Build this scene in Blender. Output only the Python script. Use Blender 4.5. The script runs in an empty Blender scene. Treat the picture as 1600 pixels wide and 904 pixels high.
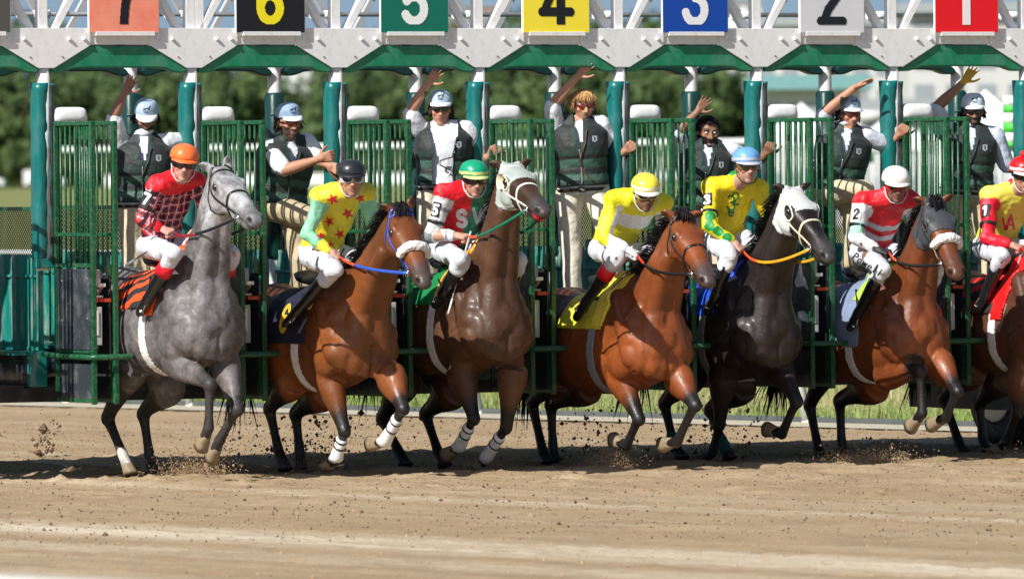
import bpy, math, random
import numpy as np
from mathutils import Vector, Matrix
from mathutils.bvhtree import BVHTree
random.seed(7); RNG = np.random.default_rng(7)
SC = bpy.context.scene
COL = SC.collection
# ------------------------------------------------------------------ camera
FPX = 13500.0
CAM = np.array([0.0, 0.0, 2.16])
_ph = math.atan(192 / FPX); _r = math.radians(0.45)
_f = np.array([0, math.cos(_ph), -math.sin(_ph)]); _r0 = np.array([1.0, 0, 0]); _u0 = np.array([0, math.sin(_ph), math.cos(_ph)])
CR = math.cos(_r) * _r0 - math.sin(_r) * _u0
CU = math.cos(_r) * _u0 + math.sin(_r) * _r0
cam = bpy.data.cameras.new('camera'); camo = bpy.data.objects.new('camera', cam); COL.objects.link(camo)
cam.sensor_width = 36; cam.lens = FPX / 1600 * 36; cam.clip_start = 1.0; cam.clip_end = 9000
m = Matrix(((CR[0], CU[0], -_f[0], CAM[0]), (CR[1], CU[1], -_f[1], CAM[1]), (CR[2], CU[2], -_f[2], CAM[2]), (0, 0, 0, 1)))
camo.matrix_world = m
cam.dof.use_dof = True; cam.dof.focus_distance = 60.6; cam.dof.aperture_fstop = 5.2
SC.camera = camo
SC.render.resolution_x = 1024; SC.render.resolution_y = 578
# ------------------------------------------------------------------ light
SUN = np.array([-0.53, -0.57, 0.62]); SUN = SUN / np.linalg.norm(SUN)
elev = math.asin(SUN[2]); azim = math.atan2(SUN[0], SUN[1])
w = bpy.data.worlds.new('World'); SC.world = w; w.use_nodes = True
nt = w.node_tree; bg = nt.nodes['Background']
sk = nt.nodes.new('ShaderNodeTexSky'); sk.sky_type = 'NISHITA'; sk.sun_disc = False
sk.sun_elevation = elev; sk.sun_rotation = azim; sk.air_density = 1.0; sk.dust_density = 1.0; sk.ozone_density = 1.0
_tc = nt.nodes.new('ShaderNodeTexCoord'); _va = nt.nodes.new('ShaderNodeVectorMath'); _va.operation = 'ADD'; _va.inputs[1].default_value = (0, 0, 0.16); _vn = nt.nodes.new('ShaderNodeVectorMath'); _vn.operation = 'NORMALIZE'
nt.links.new(_tc.outputs['Generated'], _va.inputs[0]); nt.links.new(_va.outputs[0], _vn.inputs[0]); nt.links.new(_vn.outputs[0], sk.inputs[0])
nt.links.new(sk.outputs[0], bg.inputs[0]); bg.inputs[1].default_value = 0.075
sl = bpy.data.lights.new('sun', 'SUN'); sl.energy = 5.0; sl.angle = math.radians(0.5); sl.color = (1, 0.965, 0.90)
so = bpy.data.objects.new('sun', sl); COL.objects.link(so)
so.rotation_euler = Vector(SUN).to_track_quat('Z', 'Y').to_euler()
SC.view_settings.view_transform = 'Standard'; SC.view_settings.look = 'None'
SC.view_settings.exposure = 0.32; SC.view_settings.gamma = 1.0
# ------------------------------------------------------------------ maths
def nz(v):
    v = np.asarray(v, float); return v / (np.linalg.norm(v) + 1e-12)
def V(*a): return np.array(a, float)
UP = V(0, 0, 1)
def ray(u, v): return _f + CR * (u - 800) / FPX + CU * (452 - v) / FPX
def P(u, v, d):
    r = ray(u, v); return CAM + r * (d / r[1])
def PLN(u, v, p0, n):
    r = ray(u, v); return CAM + r * (np.dot(np.asarray(p0) - CAM, n) / np.dot(r, n))
def GZ(u, v, z=0.0):
    r = ray(u, v); return CAM + r * ((z - CAM[2]) / r[2])
def PROJ(p):
    q = np.asarray(p) - CAM; dz = np.dot(q, _f); return 800 + FPX * np.dot(q, CR) / dz, 452 - FPX * np.dot(q, CU) / dz
def hx(h):
    h = h.lstrip('#'); c = [int(h[i:i + 2], 16) / 255 for i in (0, 2, 4)]
    return tuple(x / 12.92 if x < 0.04045 else ((x + 0.055) / 1.055) ** 2.4 for x in c)
def sstep(a, b, x):
    t = np.clip((x - a) / (b - a), 0, 1); return t * t * (3 - 2 * t)
def segpar(v, A, B):
    d = np.asarray(B) - A; L2 = d @ d; t = ((v - A) @ d) / L2; tc = np.clip(t, 0, 1)
    return t, np.linalg.norm(v - (np.asarray(A) + tc[:, None] * d), axis=1)
# wavy pseudo-noise (sum of sines), -1..1
_nk = RNG.normal(size=(14, 3)); _nk /= np.linalg.norm(_nk, axis=1)[:, None]; _nph = RNG.uniform(0, 6.28, 14); _nf = RNG.uniform(0.6, 1.7, 14)
def wav(p, k, seed=0):
    o = 0
    for i in range(7):
        j = (i + seed * 3) % 14
        o = o + np.sin((p @ _nk[j]) * k * _nf[j] + _nph[j] + seed + 1.3 * np.sin((p @ _nk[(j + 5) % 14]) * k * 0.6 + i))
    return o / 3.6
# ------------------------------------------------------------------ materials
def mat(name, col=(0.5, 0.5, 0.5), rough=0.6, metal=0.0, attr=False, n_scale=8, n_amt=0.12, bump=0.0, b_scale=60, coat=0.0, sheen=0.0, spec=0.5, dirt=None, dirt_scale=5, dirt_amt=0.5, trans=0.0, stretch=None, b_dist=0.01):
    m = bpy.data.materials.new(name); m.use_nodes = True; nt = m.node_tree; b = nt.nodes['Principled BSDF']
    L = nt.links.new
    tc = nt.nodes.new('ShaderNodeTexCoord'); mp = nt.nodes.new('ShaderNodeMapping'); L(tc.outputs['Object'], mp.inputs[0])
    if stretch: mp.inputs['Scale'].default_value = stretch
    if attr:
        src = nt.nodes.new('ShaderNodeVertexColor'); src.layer_name = 'col'; cs = src.outputs[0]
    else:
        src = nt.nodes.new('ShaderNodeRGB'); src.outputs[0].default_value = (*col, 1); cs = src.outputs[0]
    if n_amt > 0:
        n = nt.nodes.new('ShaderNodeTexNoise'); n.inputs['Scale'].default_value = n_scale; n.inputs['Detail'].default_value = 6; n.inputs['Roughness'].default_value = 0.65
        L(mp.outputs[0], n.inputs['Vector'])
        mr = nt.nodes.new('ShaderNodeMapRange'); mr.inputs[1].default_value = 0.3; mr.inputs[2].default_value = 0.7
        mr.inputs[3].default_value = 1 - n_amt; mr.inputs[4].default_value = 1 + n_amt; L(n.outputs[0], mr.inputs[0])
        vm = nt.nodes.new('ShaderNodeVectorMath'); vm.operation = 'SCALE'; L(cs, vm.inputs[0]); L(mr.outputs[0], vm.inputs['Scale']); cs = vm.outputs[0]
    if dirt:
        n2 = nt.nodes.new('ShaderNodeTexNoise'); n2.inputs['Scale'].default_value = dirt_scale; n2.inputs['Detail'].default_value = 8; n2.inputs['Roughness'].default_value = 0.7
        L(mp.outputs[0], n2.inputs['Vector'])
        m2 = nt.nodes.new('ShaderNodeMapRange'); m2.inputs[1].default_value = 0.48; m2.inputs[2].default_value = 0.68; m2.inputs[4].default_value = dirt_amt; L(n2.outputs[0], m2.inputs[0])
        mx = nt.nodes.new('ShaderNodeMix'); mx.data_type = 'RGBA'; L(m2.outputs[0], mx.inputs[0]); L(cs, mx.inputs[6]); mx.inputs[7].default_value = (*dirt, 1); cs = mx.outputs[2]
    L(cs, b.inputs['Base Color'])
    b.inputs['Roughness'].default_value = rough; b.inputs['Metallic'].default_value = metal
    b.inputs['Coat Weight'].default_value = coat; b.inputs['Coat Roughness'].default_value = 0.25
    b.inputs['Sheen Weight'].default_value = sheen; b.inputs['Specular IOR Level'].default_value = spec
    if trans: b.inputs['Transmission Weight'].default_value = trans
    if bump > 0:
        nb = nt.nodes.new('ShaderNodeTexNoise'); nb.inputs['Scale'].default_value = b_scale; nb.inputs['Detail'].default_value = 5; L(mp.outputs[0], nb.inputs['Vector'])
        bp = nt.nodes.new('ShaderNodeBump'); bp.inputs['Strength'].default_value = bump; bp.inputs['Distance'].default_value = b_dist; L(nb.outputs[0], bp.inputs['Height']); L(bp.outputs[0], b.inputs['Normal'])
    return m
_mc = {}
def M(h, rough=0.6, **k):
    key = (h, rough, tuple(sorted(k.items())))
    if key not in _mc: _mc[key] = mat('paint_' + h.strip('#'), hx(h), rough, **k)
    return _mc[key]
# ------------------------------------------------------------------ objects
BASE = {}
def add(name, verts, faces, mt, parent=None, loc=None, col=None, smooth=True, local=False):
    me = verts if isinstance(verts, bpy.types.Mesh) else None
    base = V(0, 0, 0)
    if parent is not None and not local: base = BASE[parent.name]
    elif loc is not None: base = np.asarray(loc, float)
    if me is None:
        v = np.asarray(verts, float) - base
        me = bpy.data.meshes.new(name); me.from_pydata(v.tolist(), [], [list(map(int, f)) for f in faces]); me.update()
    else:
        co = np.empty(len(me.vertices) * 3); me.vertices.foreach_get('co', co); co = co.reshape(-1, 3) - base
        me.vertices.foreach_set('co', co.ravel()); me.name = name; me.update()
    if smooth: me.polygons.foreach_set('use_smooth', [True] * len(me.polygons))
    if col is not None:
        a = me.color_attributes.new('col', 'FLOAT_COLOR', 'POINT'); c = np.ones((len(me.vertices), 4)); c[:, :3] = np.clip(col, 0, 1); a.data.foreach_set('color', c.ravel())
    me.materials.clear(); me.materials.append(mt)
    o = bpy.data.objects.new(name, me); COL.objects.link(o)
    if parent is not None: o.parent = parent
    elif loc is not None: o.location = loc
    BASE[o.name] = base
    return o
def inst(src, name, parent=None, loc=(0, 0, 0), rotz=0):
    o = src.copy(); o.name = name; COL.objects.link(o); o.location = loc; o.rotation_euler = (0, 0, rotz)
    o.parent = parent
    return o
def thing(name, loc, label, cat, group=None, rotz=0):
    o = bpy.data.objects.new(name, None); COL.objects.link(o); o.location = loc; o.rotation_euler = (0, 0, rotz); o.empty_display_size = 0.2
    BASE[o.name] = np.asarray(loc, float); tag(o, label, cat, group); return o
def tag(o, label=None, cat=None, group=None, kind=None):
    if label: o['label'] = label
    if cat: o['category'] = cat
    if group: o['group'] = group
    if kind: o['kind'] = kind
    return o
class MB:
    def __init__(s): s.v = []; s.f = []; s.n = 0
    def add(s, v, f):
        v = np.asarray(v, float); s.v.append(v); s.f += [[i + s.n for i in q] for q in f]; s.n += len(v); return s
    def box(s, c, h, ax=None):
        ax = np.eye(3) if ax is None else np.asarray(ax); c = np.asarray(c, float)
        v = [c + ax[0] * h[0] * i + ax[1] * h[1] * j + ax[2] * h[2] * k for i in (-1, 1) for j in (-1, 1) for k in (-1, 1)]
        return s.add(v, [(0, 1, 3, 2), (4, 6, 7, 5), (0, 4, 5, 1), (2, 3, 7, 6), (0, 2, 6, 4), (1, 5, 7, 3)])
    def bx(s, x0, x1, y0, y1, z0, z1): return s.box(((x0 + x1) / 2, (y0 + y1) / 2, (z0 + z1) / 2), ((x1 - x0) / 2, (y1 - y0) / 2, (z1 - z0) / 2))
    def bar(s, a, b, w, h=None, up=UP):
        a = np.asarray(a, float); b = np.asarray(b, float); d = nz(b - a); h = h or w
        x = np.cross(d, up); x = nz(x) if np.linalg.norm(x) > 1e-4 else V(1, 0, 0); y = np.cross(x, d)
        return s.box((a + b) / 2, (np.linalg.norm(b - a) / 2, w / 2, h / 2), (d, x, y))
    def loft(s, C, R, U, rx, rt, rb=None, n=16, e=2.0, cap=True):
        C = np.asarray(C, float); m = len(C); rb = rt if rb is None else rb
        a = np.linspace(0, 2 * math.pi, n, endpoint=False); ca = np.cos(a); sa = np.sin(a)
        ca = np.sign(ca) * np.abs(ca) ** (2 / e); sa = np.sign(sa) * np.abs(sa) ** (2 / e)
        vs = []
        for i in range(m):
            q = np.where(sa > 0, rt[i], rb[i]); vs.append(C[i] + np.outer(ca * rx[i], R[i]) + np.outer(sa * q, U[i]))
        f = [(i * n + j, i * n + (j + 1) % n, (i + 1) * n + (j + 1) % n, (i + 1) * n + j) for i in range(m - 1) for j in range(n)]
        if cap: f += [list(range(n))[::-1], [(m - 1) * n + j for j in range(n)]]
        return s.add(np.concatenate(vs), f)
    def tube(s, path, r, n=10, hint=None, flat=1.0, cap=True):
        p = np.asarray(path, float); m = len(p); r = np.broadcast_to(np.asarray(r, float), (m,)) if np.ndim(r) == 0 else np.asarray(r, float)
        T = np.gradient(p, axis=0); T /= np.linalg.norm(T, axis=1)[:, None] + 1e-12
        h = V(0.123, 0.3, 1) if hint is None else np.asarray(hint, float); R = []; U = []
        x = np.cross(T[0], h)
        if np.linalg.norm(x) < 1e-3: h = V(1, 0.2, 0)
        prev = None
        for t in T:
            x = np.cross(t, h) if hint is not None or prev is None else prev - t * np.dot(prev, t)
            x = nz(x); prev = x; R.append(x); U.append(np.cross(x, t))
        return s.loft(p, R, U, r, r * flat, n=n, cap=cap)
    def cap_tube(s, A, B, ra, rb, n=14, k=5):
        # round-ended cone
        A = np.asarray(A, float); B = np.asarray(B, float); d = nz(B - A); pts = []; rs = []
        for i in range(k): a = math.pi / 2 * (1 - i / k); pts.append(A - d * ra * math.sin(a)); rs.append(max(ra * math.cos(a), 1e-3))
        for t in np.linspace(0, 1, 4): pts.append(A + (B - A) * t); rs.append(ra + (rb - ra) * t)
        for i in range(1, k + 1): a = math.pi / 2 * i / k; pts.append(B + d * rb * math.sin(a)); rs.append(max(rb * math.cos(a), 1e-3))
        return s.tube(pts, rs, n=n)
    def ell(s, c, r, ax=None, n=16, m=10):
        ax = np.eye(3) if ax is None else np.asarray(ax); c = np.asarray(c, float)
        C = []; rr = []
        for i in range(m + 1): a = -math.pi / 2 + math.pi * i / m; C.append(c + ax[2] * r[2] * math.sin(a)); rr.append(max(math.cos(a), 0.02))
        rr = np.array(rr); return s.loft(C, [ax[0]] * (m + 1), [ax[1]] * (m + 1), rr * r[0], rr * r[1], n=n)
    def prism(s, poly, y0, y1, ax=(0, 2), off=None):
        # poly in (x,z) extruded along y
        n = len(poly); off = V(0, 0, 0) if off is None else off
        v = [V(p[0], y0, p[1]) + off for p in poly] + [V(p[0], y1, p[1]) + off for p in poly]
        f = [list(range(n)), list(range(n, 2 * n))[::-1]] + [(i, i + n, (i + 1) % n + n, (i + 1) % n) for i in range(n)]
        return s.add(v, f)
    def arrays(s): return (np.concatenate(s.v) if s.v else np.zeros((0, 3))), s.f
    def build(s, name, mt, parent=None, **k): v, f = s.arrays(); return add(name, v, f, mt, parent, **k)
def bevel(o, w, seg=2, ang=0.6):
    b = o.modifiers.new('bevel', 'BEVEL'); b.width = w; b.segments = seg; b.limit_method = 'ANGLE'; b.angle_limit = ang; return o
def remesh(mb, vox, sm=3, fac=0.5):
    v, f = mb.arrays(); me = bpy.data.meshes.new('t'); me.from_pydata(v.tolist(), [], f); me.update()
    o = bpy.data.objects.new('t', me); COL.objects.link(o)
    r = o.modifiers.new('r', 'REMESH'); r.mode = 'VOXEL'; r.voxel_size = vox; r.adaptivity = 0; r.use_smooth_shade = True
    if sm: k = o.modifiers.new('s', 'SMOOTH'); k.factor = fac; k.iterations = sm
    dg = bpy.context.evaluated_depsgraph_get(); out = bpy.data.meshes.new_from_object(o.evaluated_get(dg))
    bpy.data.objects.remove(o); bpy.data.meshes.remove(me)
    return out
def decim(me, ratio):
    o = bpy.data.objects.new('t', me); COL.objects.link(o); d = o.modifiers.new('d', 'DECIMATE'); d.ratio = ratio
    dg = bpy.context.evaluated_depsgraph_get(); out = bpy.data.meshes.new_from_object(o.evaluated_get(dg)); bpy.data.objects.remove(o); bpy.data.meshes.remove(me); return out
def mv(me):
    c = np.empty(len(me.vertices) * 3); me.vertices.foreach_get('co', c); return c.reshape(-1, 3)
def mn(me):
    c = np.empty(len(me.vertices) * 3); me.vertices.foreach_get('normal', c); return c.reshape(-1, 3)
def setv(me, v): me.vertices.foreach_set('co', np.asarray(v).ravel()); me.update()
def mfaces(me):
    tot = np.empty(len(me.polygons), int); me.polygons.foreach_get('loop_total', tot); vi = np.empty(len(me.loops), int); me.loops.foreach_get('vertex_index', vi)
    st = np.concatenate([[0], np.cumsum(tot)[:-1]]); return [vi[a:a + t] for a, t in zip(st, tot)], st, tot, vi
def bvh_of(me):
    return BVHTree.FromPolygons([tuple(x) for x in mv(me)], [tuple(p.vertices) for p in me.polygons])
def shell(me, mask, off, name, mt, parent, col=None, wob=0.0):
    # lift the faces whose vertices satisfy mask off the surface as a cloth
    v = mv(me); n = mn(me); F, st, tot, vi = mfaces(me); ok = [f for f in F if mask[f].all()]
    if not ok: return None
    used = np.unique(np.concatenate(ok)); idx = -np.ones(len(v), int); idx[used] = np.arange(len(used))
    w_ = (wav(v[used], 30) * wob)[:, None] if wob else 0
    a = v[used] + n[used] * (off + w_); b = v[used] + n[used] * 0.002; k = len(used)
    fs = [tuple(idx[f]) for f in ok]; ec = {}
    for f in fs:
        for i in range(len(f)): e = (f[i], f[(i + 1) % len(f)]); ec[e] = 1
    side = [(e[1], e[0], e[0] + k, e[1] + k) for e in ec if (e[1], e[0]) not in ec]
    c = None if col is None else np.concatenate([col[used], col[used]])
    return add(name, np.concatenate([a, b]), fs + side, mt, parent, col=c)
def snap_strap(bvh, pts, w, th, name, mt, parent, n=24, closed=False, free=False, up=None):
    # flat strap following the surface through the given points
    p = [np.asarray(q, float) for q in pts]; 
    if closed: p = p + [p[0]]
    seg = []; 
    for i in range(len(p) - 1):
        for t in np.linspace(0, 1, n // (len(p) - 1) + 2, endpoint=(i == len(p) - 2)): seg.append(p[i] + (p[i + 1] - p[i]) * t)
    out = []; nn = []
    for q in seg:
        h = bvh.find_nearest(Vector(q)); nr = np.array(h[1]); out.append(np.array(h[0]) + nr * th); nn.append(nr)
    out = np.array(out); nn = np.array(nn)
    for _ in range(2): out[1:-1] = (out[:-2] + 2 * out[1:-1] + out[2:]) / 4; nn[1:-1] = (nn[:-2] + 2 * nn[1:-1] + nn[2:]) / 4
    T = np.gradient(out, axis=0); T /= np.linalg.norm(T, axis=1)[:, None] + 1e-9; S = np.cross(nn, T); S /= np.linalg.norm(S, axis=1)[:, None] + 1e-9
    mb = MB(); mb.loft(out, S, [nz(x) for x in nn], [w / 2] * len(out), [th] * len(out), n=8, e=3)
    return mb.build(name, mt, parent)
# ------------------------------------------------------------------ flat print: letters, digits, stars
def _arc(cx, cy, rx, ry, a0, a1, n=14): return [(cx + rx * math.cos(math.radians(a)), cy + ry * math.sin(math.radians(a))) for a in np.linspace(a0, a1, n)]
GL = {'1': [[(.3, .06), (.3, .94), (.14, .78)]], '2': [_arc(.3, .7, .2, .24, 170, -30) + [(.12, .08), (.52, .08)]],
      '3': [_arc(.28, .71, .19, .22, 150, -80) , _arc(.28, .3, .22, .24, 85, -165)], '4': [[(.42, .02), (.42, .94), (.08, .3), (.58, .3)]],
      '5': [[(.5, .93), (.14, .93), (.12, .55)] + _arc(.28, .32, .22, .25, 130, -150)], '6': [_arc(.3, .3, .2, .24, 0, 360, 22), [(.1, .3), (.1, .68)] + _arc(.3, .7, .2, .23, 180, 20)],
      '7': [[(.06, .93), (.54, .93), (.4, .6), (.3, .3), (.26, .03)]], '8': [_arc(.3, .28, .2, .22, 0, 360, 20), _arc(.3, .72, .18, .2, 0, 360, 20)],
      'S': [_arc(.3, .7, .2, .22, 20, 270), _arc(.3, .28, .22, .22, 90, -150)], 'V': [[(.05, .95), (.3, .05), (.55, .95)]], 'A': [[(.04, .03), (.3, .95), (.56, .03)], [(.14, .32), (.46, .32)]],
      'D': [[(.1, .05), (.1, .95), (.3, .95)] + _arc(.3, .5, .25, .44, 90, -90) + [(.1, .05)]], 'P': [[(.1, .02), (.1, .95), (.3, .95)] + _arc(.3, .72, .22, .22, 90, -90) + [(.1, .5)]],
      'o': [_arc(.3, .3, .2, .26, 0, 360, 18)], 'w': [[(.02, .55), (.16, .05), (.3, .5), (.44, .05), (.58, .55)]], 'e': [[(.1, .32), (.5, .32)] + _arc(.3, .3, .2, .25, 10, 310)],
      'l': [[(.3, .95), (.3, .03)]], '.': [[(.3, .03), (.3, .07)]], 'R': [[(.1, .02), (.1, .95), (.3, .95)] + _arc(.3, .72, .22, .22, 90, -90) + [(.1, .5), (.52, .03)]],
      '-': [[(.1, .5), (.5, .5)]], '|': [[(.3, 0), (.3, 1)]]}
def glyph(s, w=0.1, h=1.0):
    # inside-test for a string whose glyph boxes are 0.7 wide and 1 high, scaled to height h, centred
    L = len(s) * 0.7 - 0.1
    def f(x, y):
        x = x / h + L / 2; y = y / h + 0.5; r = np.zeros(x.shape, bool)
        for i, ch in enumerate(s):
            for pl in GL.get(ch, []):
                q = np.array(pl) + [i * 0.7, 0]
                for a, b in zip(q[:-1], q[1:]):
                    d = b - a; t = np.clip(((x - a[0]) * d[0] + (y - a[1]) * d[1]) / (d @ d + 1e-9), 0, 1)
                    r |= (x - a[0] - t * d[0]) ** 2 + (y - a[1] - t * d[1]) ** 2 < w * w
        return r
    return f
def star(r, rot=0.0):
    def f(x, y):
        a = np.arctan2(x, y) + rot; R = np.hypot(x, y); k = math.pi / 5; a = np.abs((a + k) % (2 * k) - k); px = R * np.cos(a); py = R * np.sin(a)
        x0, y0 = r, 0; x1, y1 = 0.4 * r * math.cos(k), 0.4 * r * math.sin(k); return (x1 - x0) * (py - y0) - (y1 - y0) * (px - x0) > 0
    return f
def disc(r): return lambda x, y: x * x + y * y < r * r
def rect(a, b): return lambda x, y: (abs(x) < a) & (abs(y) < b)
def gridshape(fn, hw, hh, cell):
    nx = int(2 * hw / cell) + 1; ny = int(2 * hh / cell) + 1
    X, Y = np.meshgrid((np.arange(nx) + .5) * cell - hw, (np.arange(ny) + .5) * cell - hh, indexing='ij'); I = fn(X, Y)
    ids = {}; vs = []; fs = []
    def g(i, j):
        if (i, j) not in ids: ids[(i, j)] = len(vs); vs.append((i * cell - hw, j * cell - hh))
        return ids[(i, j)]
    for i, j in zip(*np.nonzero(I)): fs.append((g(i, j), g(i + 1, j), g(i + 1, j + 1), g(i, j + 1)))
    return np.array(vs), fs
def decal(name, mt, parent, bvh, c, right, up, fn, hw, hh, cell=0.004, off=0.003, reach=0.2, label=None):
    right = nz(right); up = nz(np.asarray(up) - right * np.dot(up, right)); nrm = np.cross(right, up)
    vs, fs = gridshape(fn, hw, hh, cell)
    if not len(fs): return None
    out = []; ok = []
    for x, y in vs:
        o = np.asarray(c) + right * x + up * y + nrm * reach; h = bvh.ray_cast(Vector(o), Vector(-nrm), reach * 2)
        if h[0] is None: out.append(V(0, 0, 0)); ok.append(False)
        else: out.append(np.array(h[0]) + np.array(h[1]) * off); ok.append(True)
    fs = [f for f in fs if all(ok[i] for i in f)]
    if not fs: return None
    used = sorted({i for f in fs for i in f}); ix = {u: i for i, u in enumerate(used)}
    o = add(name, np.array([out[i] for i in used]), [[ix[i] for i in f] for f in fs], mt, parent, smooth=True)
    if label: o['label'] = label
    return o
# ------------------------------------------------------------------ gate frame
WID = 1.1556; TH = math.atan2(0.538, 1.0227)
G0 = V(-3.3004, 61.0, 0); GE = V(math.cos(TH), math.sin(TH), 0); GN = V(math.sin(TH), -math.cos(TH), 0); GBK = -GN
def GW(x, y, z): return G0 + GE * x + GBK * y + UP * z
m_white = mat('white_enamel', (0.84, 0.84, 0.84), 0.35, n_amt=0.04, dirt=(0.42, 0.36, 0.28), dirt_scale=22, dirt_amt=0.22, bump=0.05)
m_green = mat('green_gate_enamel', hx('#05502f'), 0.35, n_amt=0.14, n_scale=20, dirt=(0.28, 0.3, 0.22), dirt_scale=45, dirt_amt=0.30, bump=0.15, b_scale=30)
m_teal = mat('teal_vinyl_padding', hx('#066866'), 0.32, n_amt=0.18, n_scale=5, bump=0.7, b_scale=11, b_dist=0.02, stretch=(1, 1, 0.4), dirt=(.12, .22, .2), dirt_scale=8, dirt_amt=.35)
m_hood = mat('green_vinyl_padding', hx('#0f7a55'), 0.45, n_amt=0.15, n_scale=4, bump=0.3, b_scale=12, dirt=(0.25, 0.4, 0.33), dirt_scale=6, dirt_amt=0.25)
m_hood_d = mat('dark_vinyl', hx('#0c3b38'), 0.4, n_amt=0.15, bump=0.3, b_scale=14)
m_black = mat('black_rubber', (0.018, 0.019, 0.022), 0.5, n_amt=0.2, n_scale=12, dirt=(0.16, 0.15, 0.14), dirt_scale=7, dirt_amt=0.35, bump=0.2, b_scale=40)
m_panel = mat('scuffed_kick_panel', hx('#343a42'), 0.36, n_amt=0.2, n_scale=3, dirt=(0.34, 0.33, 0.31), dirt_scale=6, dirt_amt=0.3, bump=0.25, b_scale=25)
m_corr = mat('weathered_green_sheet', hx('#0a7a70'), 0.45, n_amt=0.2, n_scale=6, dirt=(0.5, 0.47, 0.4), dirt_scale=9, dirt_amt=0.5, bump=0.2, b_scale=20, stretch=(1, 1, 0.3))
m_navy = mat('navy_padding', hx('#1d2838'), 0.35, n_amt=0.25, bump=0.3, b_scale=15, dirt=(0.3, 0.3, 0.3), dirt_scale=8, dirt_amt=0.3)
m_steel = mat('galvanised_steel', (0.5, 0.51, 0.52), 0.35, metal=0.7, n_amt=0.15, bump=0.05)
m_grey = mat('grey_steel_shaded_truss', (0.5, 0.51, 0.53), 0.45, n_amt=0.1, dirt=(0.2, 0.2, 0.2), dirt_amt=0.2)
m_wire = mat('dark_wire', (0.03, 0.04, 0.035), 0.5, metal=0.3)
m_rust = mat('rusty_bolt', (0.25, 0.16, 0.1), 0.7, n_amt=0.3)
gate = thing('starting_gate', G0, 'long green and white horse racing starting gate with numbered boards and padded stall posts', 'starting gate', rotz=TH)
def gp(name, mb, mt, x=0, sm=False, bev=0, kind=None, parent=gate):
    v, f = mb.arrays(); o = add(name, v, f, mt, None, smooth=sm); o.parent = parent; o.location = (x, 0, 0)
    if bev: bevel(o, bev)
    if kind: o['kind'] = kind
    return o
def grep(src, xs, kids=True):
    out = [src]
    for x in xs:
        o = src.copy(); COL.objects.link(o); o.parent = gate; o.location = (x, 0, 0); out.append(o)
        for c in [q for q in src.children]:
            d = c.copy(); COL.objects.link(d); d.parent = o
    return out
KS = list(range(-2, 8)); X0 = KS[0] * WID; XR = [k * WID for k in KS[1:]]; X9 = KS[-1] * WID
# posts
mb = MB(); mb.tube([(0, 0, 1.45), (0, 0, 2.885)], .049, n=20); grep(gp('front_post', mb, m_white, X0, True), XR)
mb = MB()
zz = np.linspace(1.50, 2.775, 26); rr = [0.054 + 0.0012 * math.sin(z * 31) + 0.0015 * math.sin(z * 67) * (z > 2.4) for z in zz]; rr[0] = .047; rr[-1] = .060; rr[-2] = .058
mb.loft([V(-.022, .02, z) for z in zz], [V(1, 0, 0)] * 26, [V(0, 1, 0)] * 26, rr, [r * 1.35 for r in rr], n=20, e=2.6)
pad = gp('post_pad', mb, m_teal, X0, True)
mb = MB(); mb.bx(.035, .047, -.07, -.03, 1.5, 2.76)
q = gp('seam_strip', mb, m_black, 0, parent=pad)
mb = MB(); zz = np.linspace(1.52, 2.77, 18)
mb.loft([V(.052 + .004 * math.sin(z * 23), -.01, z) for z in zz], [V(1, 0, 0)] * 18, [V(0, 1, 0)] * 18, [.021] * 18, [.045 + .004 * math.sin(z * 41) for z in zz], n=12, e=2.6)
q = gp('side_pad', mb, m_teal, 0, True, parent=pad); grep(pad, XR)
mb = MB(); mb.bx(-.07, .07, -.06, .06, 1.47, 1.535); grep(gp('post_bracket', mb, m_corr, X0, bev=.006), XR)
mb = MB(); mb.cap_tube((0, 1.0, .56), (0, 1.0, 3.0), .05, .05, n=20); grep(gp('rear_post', mb, m_white, X0, True), XR)
mb = MB(); mb.loft([V(0, 1.0, z) for z in (1.5, 1.52, 1.9, 2.3, 2.69, 2.71)], [V(1, 0, 0)] * 6, [V(0, 1, 0)] * 6, [.05, .062, .064, .06, .064, .05], [.06, .075, .075, .072, .075, .06], n=20, e=2.6)
mb.bx(-.068, .068, .92, .925, 2.54, 2.56); mb.bx(-.068, .068, .92, .925, 2.3, 2.315)
grep(gp('rear_post_pad', mb, m_hood_d, X0, True), XR)
# top chord, gussets, hoods
mb = MB(); mb.bx(X0 - .3, X9 + .3, -.05, .05, 3.045, 3.157); gp('top_beam', mb, m_white, bev=.004)
mb = MB(); mb.bx(X0 - .3, X9 + .3, .96, 1.04, 3.045, 3.157); gp('rear_top_beam', mb, m_white, bev=.004)
mb = MB(); mb.prism([(-.345, 3.16), (-.345, 3.038), (-.06, 2.877), (.06, 2.877), (.345, 3.038), (.345, 3.16)], -.064, -.05)
gus = gp('gusset_plate', mb, m_white, X0, bev=.003)
for x, z in ((-.29, 3.085), (-.175, 3.083), (.175, 3.083), (.29, 3.085)):
    mb = MB(); mb.tube([(x, -.062, z), (x, -.080, z), (x, -.086, z)], [.0125, .0125, .008], n=6); gp('bolt', mb, m_white, 0, parent=gus)
for x, z in ((-.125, 2.955), (.125, 2.957)):
    mb = MB(); mb.tube([(x, -.062, z), (x, -.070, z)], [.007, .006], n=8); gp('bolt', mb, m_rust, 0, parent=gus)
grep(gus, XR)
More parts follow.
